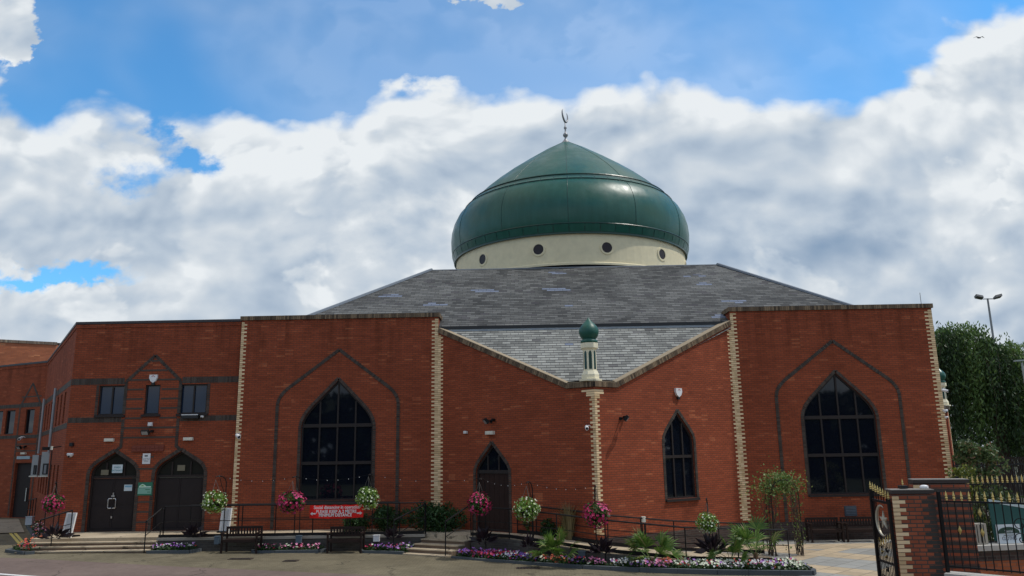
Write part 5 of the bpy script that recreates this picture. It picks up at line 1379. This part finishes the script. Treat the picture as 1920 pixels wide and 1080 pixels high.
# golden spike and small cap stone on the near pillar
sp_ = P(1693, 914, 15.95)
t = thing('pillar_lantern_base', 'small dark base with a golden spike on top of the near pillar', 'ornament', (sp_.x, sp_.y, 2.74))
mb = MB(); mb.box(sp_.x-.07, sp_.x+.07, sp_.y-.07, sp_.y+.07, 2.742, 2.80); mb.build('base', BLACK, t)
mb = MB(); spear(mb, (sp_.x, sp_.y, 2.80), .7); mb.build('spike', GOLD, t)
c = P(1733, 916, 15.95); mb = MB(); mb.lathe([(0, 0), (.08, 0), (.08, .04), (.05, .06), (0, .065)], 10, (c.x, c.y, 2.742)); single(mb, 'cap_light', WHITE, 'small round white light on top of the near pillar', 'light')
def scroll(mb, c, s, upv, r, dirn=1):
    pts = []
    for i in range(22):
        a = i/21*2.3*pi; rr = r*(1-.75*i/21); pts.append(V(c)+s*(rr*cos(a)*dirn)+upv*(rr*sin(a)))
    mb.tube(pts, .010, 4)
def fence(label, a, b, zb0, zb1, zt0, zt1, n, name='fence', scrolls=(), gold=True, k=1.0, diam=()):
    a, b = V((*a, 0)), V((*b, 0)); t = thing(name, label, 'fence', (a.x, a.y, zb0)); s = (b-a).normalized(); UPV = V((0, 0, 1))
    def at(f, z): q = a.lerp(b, f); return V((q.x, q.y, z))
    mb = MB(); mb.bar(at(0, zt0-.20), at(1, zt1-.20), .022, .03); mb.build('top_rail', IRON, t)
    mb = MB(); mb.bar(at(0, zb0+.06), at(1, zb1+.06), .022, .03); mb.build('bottom_rail', IRON, t)
    mb = MB(); mb.bar(at(0, zb0-.1), at(0, zt0-.02), .055); mb.build('post', IRON, t)
    mb = MB(); gb = MB()
    for i in range(1, n):
        f = i/n; z0 = zb0+(zb1-zb0)*f; z1 = zt0+(zt1-zt0)*f; mb = MB(); mb.bar(at(f, z0+.03), at(f, z1-.19), .014); mb.build('bar', IRON, t)
        gb = MB(); spear(gb, at(f, z1-.19), k); gb.build('spearhead', GOLD, t)
    if scrolls:
        mb = MB()
        for f, z, r, dr in scrolls: scroll(mb, at(f, z)-s.cross(UPV)*-.02, s, UPV, r, dr)
        mb.build('scrollwork', IRON, t)
    if diam:
        for f, z in diam:
            mb = MB(); c = at(f, z) + s.cross(UPV)*.015
            mb.add([c+UPV*.085, c+s*.035, c-UPV*.085, c-s*.035, c+s.cross(UPV)*.02], [(0, 1, 4), (1, 2, 4), (2, 3, 4), (3, 0, 4)]); mb.build('gold_diamond', GOLD, t)
fa_, fb_ = (7.93, 15.55), (9.75, 13.85)
fence('near black fence with golden spearheads running from the near pillar', fa_, fb_, 1.27, 1.27, 2.72, 2.72, 19,
      scrolls=[(.52, 2.15, .13, 1), (.52, 1.90, .12, -1), (.56, 1.62, .16, 1), (.64, 1.62, .16, -1), (.62, 2.2, .12, -1), (.66, 1.95, .12, 1), (.60, 1.42, .08, 1), (.80, 1.9, .1, 1)],
      diam=[(.12, 2.0), (.27, 2.33), (.27, 1.98), (.62, 2.35), (.72, 2.3), (.93, 2.32), (.70, 1.72)])
lw = thing('low_wall', 'low brick wall with pale stone coping under the near fence', 'wall', (8.0, 15.4, .15))
wn = Wall(fa_, fb_); mb = MB(); wn.rect(mb, -.0, wn.L+2, 0, 1.12, -.14, .14); mb.build('brickwork', BRP, lw)
mb = MB(); wn.rect(mb, -.02, wn.L+2, 1.12, 1.22, -.19, .19); mb.build('coping', mat('pale_stone', (.44, .43, .40), .85), lw)
# far fence on its wall, with the things standing on the coping
wf = Wall((9.18, 17.75), (14.5, 18.6))
t = thing('low_wall', 'red brick wall with a stone coping under the far fence', 'wall', (9.5, 17.9, .15))
mb = MB(); wf.rect(mb, 0, wf.L, 0, 1.32, -.2, .12); mb.build('brickwork', BRO, t)
mb = MB(); wf.rect(mb, 0, wf.L, 1.10, 1.318, -.1, .128); mb.build('dark_course', BRD, t)
mb = MB(); wf.rect(mb, .35, wf.L, 1.32, 1.43, -.28, .20); mb.build('coping', mat('pale_stone', (.44, .43, .40), .85), t)
fence('far black fence with golden spearheads above the stone coping', wf.p(.45, 0, -.12)[:2], wf.p(wf.L, 0, -.12)[:2], 1.40, 1.40, 2.90, 2.90, 40, k=.95)
# green hoarding, white sign, pale locker, dark box on the coping
wb = Wall(wf.p(.0, 0, -.02)[:2], wf.p(wf.L, 0, -.02)[:2])
def hz(px, py): return wb.hit(px, py)
g1 = thing('green_banner', 'dark green banner with a pale top edge behind the near fence', 'banner', wb.p(hz(1850, 1010)[0], 1.43))
o = [hz(1864, 1014), hz(1850, 936), hz(1925, 948), hz(1960, 1012)]
mb = MB(); wb.panel(mb, o[::-1], [], .03, .04); mb.build('cloth', mat('green_banner_cloth', (.012, .085, .080), .6), g1)
o = [hz(1850, 935.5), hz(1851, 941), hz(1925, 954), hz(1925, 948)]
mb = MB(); wb.panel(mb, o, [], .01, .052); mb.build('top_edge', mat('pale_edge', (.45, .55, .58), .6), g1)
a = hz(1866, 1012); b = hz(1906, 982)
g2 = thing('white_sign', 'white sign with a dark green domed shape in front of the green banner', 'sign', wb.p(a[0], 1.43)); WSG = mat('white_sign_paint', (.60, .68, .74), .5)
mb = MB(); wb.rect(mb, a[0], b[0], 1.44, b[1], .06, .08); mb.build('panel', WSG, g2)
uc = (a[0]+b[0])/2; wd = (b[0]-a[0])*.46; zc = 1.44+(b[1]-1.44)*.53; hh = (b[1]-1.44)
DG = mat('sign_green', (.01, .045, .03), .5)
pts = [(uc+wd*cos(radians(k)), zc+hh*.34*sin(radians(k))**.8) for k in range(0, 181, 12)]
mb = MB(); wb.panel(mb, pts[::-1], [], .004, .084); mb.build('dome_shape', DG, g2)
text_mesh('Special', .085, wb, uc, zc+.045, .0845, WSG, g2, sx=.85)
text_mesh('CLOTHES', .105, wb, uc, 1.44+hh*.26, .081, mat('navy_lettering', (.02, .03, .07), .5), g2, sx=.8)
mb = MB(); wb.rect(mb, uc-wd*.5, uc+wd*.5, 1.44+hh*.42, 1.44+hh*.45, .08, .084); mb.build('small_print', DKT, g2)
a = hz(1823, 1016); b = hz(1846, 981)
g3 = thing('slatted_locker', 'pale slatted box standing on the coping left of the green banner', 'box', wb.p(a[0], 1.43))
mb = MB(); wb.rect(mb, a[0], b[0], 1.44, b[1], -.12, .04); mb.build('body', mat('pale_wood', (.40, .37, .31), .7), g3)
mb = MB()
for i in range(4): uu = a[0]+(b[0]-a[0])*(i+.6)/4.6; wb.rect(mb, uu-.008, uu+.008, 1.47, b[1]-.03, .04, .046)
mb.build('groove', BLACK, g3)
a = hz(1803, 1018); b = hz(1822, 985)
g4 = thing('dark_bin', 'black box with a white stripe standing on the coping by the striped pillar', 'box', wb.p(a[0], 1.43))
mb = MB(); wb.rect(mb, a[0], b[0]-.005, 1.40, b[1], -.12, .04); mb.build('body', mat('navy_plastic', (.008, .010, .022), .4), g4)
mb = MB(); wb.rect(mb, a[0]+.0, b[0]-.005, b[1]-.09, b[1]-.05, .04, .045); mb.build('stripe', mat('stripe_blue_white', (.50, .58, .75), .5), g4)
# open gate leaf with crescent and star
HG = V((7.08, 15.80, 0)); GE = V((7.10, 16.62, 0)); gs = (GE-HG).normalized(); gn = gs.cross(V((0, 0, 1)))
gate = thing('gate_leaf', 'open black iron gate leaf with golden spearheads, crescent and star', 'gate', (HG.x, HG.y, .2))
def ga(f, z, o=0.0): q = HG.lerp(GE, f); return V((q.x, q.y, z)) + gn*o
for f_, z_, w_ in ((1, 2.70, .06), (0, 2.55, .05)): mb = MB(); mb.bar(ga(f_, .22), ga(f_, z_), w_); mb.build('stile', IRON, gate)
mb = MB(); mb.bar(ga(0, 2.47), ga(1, 2.50), .035, .05); mb.bar(ga(0, 1.32), ga(1, 1.32), .03, .04); mb.bar(ga(0, .30), ga(1, .30), .03, .05); mb.build('rail', IRON, gate)
mb = MB(); gb = MB(); L = (GE-HG).length
for i in range(1, 12):
    f = i/12; zt = 2.50+.22*f; mb.bar(ga(f, .30), ga(f, 1.32), .014)
    if .12 < f < .75: mb.bar(ga(f, 1.32), ga(f, 1.80-.25*f), .014)
    else: mb.bar(ga(f, 1.32), ga(f, 2.48), .014)
for i in range(0, 8): f = i/7; mb.bar(ga(f, 2.48), ga(f, 2.53+.17*f), .014); gb = MB(); spear(gb, ga(f, 2.53+.17*f), .9); gb.build('spearhead', GOLD, gate)
for i in range(1, 6): f = i/6*.85; gb = MB(); spear(gb, ga(f, 1.82-.3*f), .7); gb.build('spearhead', GOLD, gate)
mb.build('bars', IRON, gate)
SIL = mat('pale_gold_paint', (.48, .44, .34), .4, metal=.2)
cc = V((0, 0, 2.10)); pts = []; rad = []
for i in range(21):
    tt = radians(-118+236*i/20); pts.append(ga(.42, 2.12)+gs*(.24*cos(tt))+V((0, 0, .29*sin(tt)))-gn*.03); rad.append(.006+.026*sin(pi*i/20))
mb = MB(); mb.tube(pts, rad, 6); mb.build('crescent', SIL, gate)
mb = MB(); sc = ga(.34, 2.13, -.03); vs = []
for i in range(10): a = radians(90+36*i); r = .185 if i % 2 == 0 else .075; vs.append(sc+gs*r*cos(a)+V((0, 0, r*sin(a))))
vs += [v+gn*.02 for v in vs]+[sc-gn*.03]
mb.add(vs, [(i, (i+1) % 10, 10+(i+1) % 10, 10+i) for i in range(10)]+[(i, (i+1) % 10, 20) for i in range(10)]+[(10+i, 10+(i+1) % 10, 20) for i in range(10)]); mb.build('star', SIL, gate)
mb = MB()
for f, z, r, dr in ((.25, 1.0, .07, 1), (.5, 1.0, .07, -1), (.75, 1.0, .07, 1), (.3, .75, .08, -1), (.7, .75, .08, 1), (.5, 1.18, .07, 1), (.4, 1.55, .07, -1), (.7, 1.6, .06, 1)): scroll(mb, ga(f, z), gs, V((0, 0, 1)), r, dr)
mb.build('scrollwork', IRON, gate)
for f, z in ((.85, 1.72), (.75, 1.50), (.55, 1.42)): gl = MB(); gl.lathe([(0, -.05), (.03, 0), (0, .05)], 6, ga(f, z, .02)); gl.build('gold_ball', GOLD, gate)

# ------------------------------------------------------------------ trees and far things
def blob_tree(label, base, h, r, n, m, size=.30, name='tree', trunk=.35, zlo=.25, squash=1.0, seed=1, cat='tree'):
    rg = random.Random(seed); t = thing(name, label, cat, base); base = V(base); mb = MB()
    lob = []
    for i in range(26):
        f = rg.uniform(zlo, .92); rr = r*sqrt(max(.05, 1-((f-.5)/.55)**2))
        a = rg.uniform(0, 2*pi); lob.append((base+V((cos(a)*rr*rg.uniform(.3, .8), sin(a)*rr*rg.uniform(.3, .8)*squash, h*f)), r*rg.uniform(.22, .42)))
    for i in range(n):
        o, rr = rg.choice(lob); d = V((rg.gauss(0, 1), rg.gauss(0, 1), rg.gauss(0, 1))).normalized(); mb.leaf(o+d*rr*rg.uniform(.55, 1.12), size*rg.uniform(.6, 1.3), asp=.6)
    mb.build('crown', m, t)
    mb = MB(); mb.tube([base, base+V((0, 0, h*.4)), base+V((.2, 0, h*.75))], [trunk, trunk*.7, trunk*.2], 8)
    for o, rr in lob[:8]: mb.tube([base+V((0, 0, h*.35)), o], [trunk*.35, .03], 5)
    mb.build('trunk', mat('bark', (.07, .05, .035), .9), t)
    return t
WIL = leafmat('willow_leaf', (.035, .080, .020), (.12, .20, .05)); WIL2 = leafmat('pale_willow_leaf', (.06, .13, .025), (.17, .27, .06)); WIL3 = leafmat('deep_willow_leaf', (.012, .034, .010), (.045, .09, .022)); TRL = leafmat('tree_leaf', (.015, .04, .012), (.05, .11, .025)); CON = leafmat('conifer_leaf', (.012, .032, .014), (.03, .065, .03))
wt = thing('willow_tree', 'tall weeping willow behind the right end of the mosque', 'tree', (34.5, 58, .1)); wc = V((34.6, 58, .1)); mb = MB(); sm = MB(); rg = random.Random(3)
for i in range(1500):
    a = rg.uniform(0, 2*pi); q = sqrt(rg.random())
    lx = cos(a)*q*4.6; ly = sin(a)*q*3.4
    hx = 12.5 - .60*(max(-3.2, lx)+3.3) - q*.9 + .5*sin(lx*2.3) + rg.gauss(0, .4)
    L = rg.uniform(3, 9.5)*(.6+.4*q); x, y, z = wc.x+lx, wc.y+ly, hx; ox, oy = cos(a)*.9, sin(a)*.9
    cm_ = sin(lx*2.1+1.3*sin(ly*1.7))+sin(hx*1.3+lx)+rg.gauss(0, .5); mi_ = 1 if cm_ > .9 else (2 if cm_ < -.7 else 0)
    ph = rg.uniform(0, 6); zend = max(1.2, z-L); k = 0; stx = []
    while z > zend:
        f = (hx-z)/max(.5, L); px_ = x + ox*min(1, f*3)*.9 + .12*sin(ph+z*1.3); py_ = y + oy*min(1, f*3)*.9; pz_ = z + .5*sin(min(1, f*4)*pi)*.6
        for _ in range(2): mb.leaf((px_+rg.gauss(0, .16), py_+rg.gauss(0, .16), pz_+rg.gauss(0, .1)), rg.uniform(.22, .40), asp=.38, d=(rg.gauss(0, .6), rg.gauss(0, .6), -1), mi=mi_)
        stx.append((px_, py_, pz_)); z -= .30
    if i % 6 == 0 and len(stx) > 4: sm.tube(stx[::3], .012, 3)
mb.build('crown', [WIL, WIL2, WIL3], wt)
sm.tube([wc, wc+V((0, 0, 5)), wc+V((.3, 0, 8))], [.5, .4, .15], 8)
for k in range(9): a = 2*pi*k/9; sm.tube([wc+V((0, 0, 4.5)), wc+V((cos(a)*1.4, sin(a)*1.2, 6.8)), wc+V((cos(a)*2.6, sin(a)*2.2, 8))], [.22, .12, .04], 6)
sm.build('trunk', mat('bark', (.07, .05, .035), .9), wt)
blob_tree('round bright green tree beyond the willow at the right edge', (44.5, 66, 0), 12.2, 4.6, 7000, leafmat('bright_tree_leaf', (.03, .08, .015), (.09, .18, .035)), .34, seed=11)
blob_tree('dark conifer behind the willow at the right edge', (47.5, 74, 0), 11.5, 4.2, 5500, CON, .34, name='conifer_tree', seed=12)
blob_tree('dark bushy tree low behind the far dark fence', (36.5, 68, 0), 7.5, 4.5, 5000, CON, .34, seed=13, zlo=.1)
blob_tree('dark bushy tree filling the gap under the bright tree', (41.5, 62, 0), 7.0, 4.0, 5000, TRL, .32, seed=14, zlo=.1)
photm = leafmat('photinia_leaf', (.03, .07, .02), (.12, .18, .06), (.34, .18, .12))
blob_tree('green shrub tree with reddish tips behind the far fence', (P(1838, 900, 30).x, 30, .1), 3.75, .95, 4200, photm, .14, name='shrub_tree', trunk=.06, seed=21, zlo=.3)
blob_tree('yellow green conifer bush behind the far fence beside the mosque corner', (P(1806, 900, 25).x, 25, .1), 2.9, .62, 3600, leafmat('gold_conifer_leaf', (.04, .07, .01), (.22, .24, .03)), .10, name='conifer_bush', trunk=.05, seed=22, zlo=.1)
blob_tree('dark green bush low behind the far fence', (P(1862, 950, 24).x, 24, .1), 2.2, .9, 2600, leafmat('gold_conifer_leaf2', (.015, .04, .01), (.06, .09, .02)), .11, name='bush', trunk=.05, seed=23, zlo=.1)
# dark palisade fence far right
df = thing('palisade_fence', 'dark palisade fence below the trees at the right edge', 'fence', (20, 34, .1))
mb = MB(); A_, B_ = V((17.6, 33.0, 0)), V((27, 36, 0))
for i in range(100): q = A_.lerp(B_, i/99); mb.bar(q+V((0, 0, .2)), q+V((0, 0, 3.0)), .035)
mb.build('bars', BLACK, df); mb = MB(); mb.bar(A_+V((0, 0, .5)), B_+V((0, 0, .5)), .05); mb.bar(A_+V((0, 0, 2.7)), B_+V((0, 0, 2.7)), .05); mb.build('rail', BLACK, df)
# lighting mast and street lamp
mt = thing('floodlight_mast', 'tall grey mast with two floodlights beyond the willow', 'lamp mast', (42.4, 70, 0)); m0 = V((42.35, 70, 0)); tp = V((42.35, 70, 16.5))
mb = MB(); mb.tube([m0, tp], [.16, .08], 8); mb.build('pole', mat('galvanised_steel', (.22, .23, .24), .5), mt)
mb = MB(); mb.bar(tp+V((-.75, 0, -.05)), tp+V((.75, 0, -.05)), .07); mb.build('crossbar', mat('galvanised_steel', (.22, .23, .24), .5), mt)
for s in (-1, 1): mb = MB(); mb.obox(tp+V((s*.85, -.15, .12)), V((.30, 0, .07*s)), V((0, .20, -.08)), V((0, .04, .10))); mb.build('floodlight', mat('lamp_grey', (.10, .10, .105), .5), mt)
c = P(1916, 700, 52); sl = thing('street_lamp', 'pale street lamp post at the right edge in front of the trees', 'street lamp', (c.x+.2, 52, 0))
mb = MB(); mb.tube([V((c.x+.35, 52, 0)), V((c.x+.1, 52, P(1914, 680, 52).z))], [.10, .07], 8); mb.build('post', mat('pale_post', (.34, .38, .36), .5), sl)
tz = P(1914, 676, 52); mb = MB(); mb.obox((tz.x+.1, 52, tz.z), (.5, 0, .02), (0, .14, 0), (0, 0, .05)); mb.build('lamp_head', mat('pale_post', (.34, .38, .36), .5), sl)
# gull in the sky
c = P(1836, 71, 70); gb = thing('bird', 'tiny grey gull gliding high at the upper right', 'bird', c)
mb = MB(); mb.lathe([(0, -.22), (.05, -.12), (.065, 0), (.04, .12), (0, .2)], 8, (0, 0, 0)); mb.v = [(c.x+v[2], c.y+v[0], c.z+v[1]) for v in mb.v]
for s in (-1, 1): mb.add([c+V((0, -.07, .03)), c+V((0, .07, .03)), c+V((s*.28, .05, .12)), c+V((s*.6, .1, .02)), c+V((s*.3, -.08, .12))], [(0, 1, 2, 4), (4, 2, 3)])
mb.build('body', mat('gull_grey', (.12, .13, .15), .7), gb)
# unseen tree belts added behind and beside the view to darken window reflections
TB = mat('unseen_tree_leaf', fn=f_leaf((.012, .028, .010), (.035, .065, .02)), rough=.7)
mb = MB(); rg = random.Random(5)
for i in range(60):
    x = -75+i*2.6+rg.gauss(0, .5); hgt = (10.4 if x > -30 else 6.5)*rg.uniform(.80, 1.05)
    for k in range(190): mb.leaf((x+rg.gauss(0, 1.5), -26+rg.gauss(0, 1.2), rg.uniform(.2, hgt)), rg.uniform(1.3, 2.4), asp=.85)
tag(mb.build('unseen_tree_belt', TB), 'unseen belt of dark trees added behind the viewer to darken window reflections', 'trees', kind='stuff')
for sx_, nm_ in ((44, 'unseen belt of dark trees added far right to darken reflections and side light'), (-52, 'unseen belt of dark trees added far left to darken reflections and side light')):
    mb = MB()
    for i in range(22):
        y = -22+i*2.6
        for k in range(130): mb.leaf((sx_+rg.gauss(0, 1.2), y+rg.gauss(0, 1.4), rg.uniform(.2, 10*rg.uniform(.8, 1.0))), rg.uniform(1.3, 2.4), asp=.85)
    tag(mb.build('unseen_tree_belt', TB), nm_, 'trees', kind='stuff')
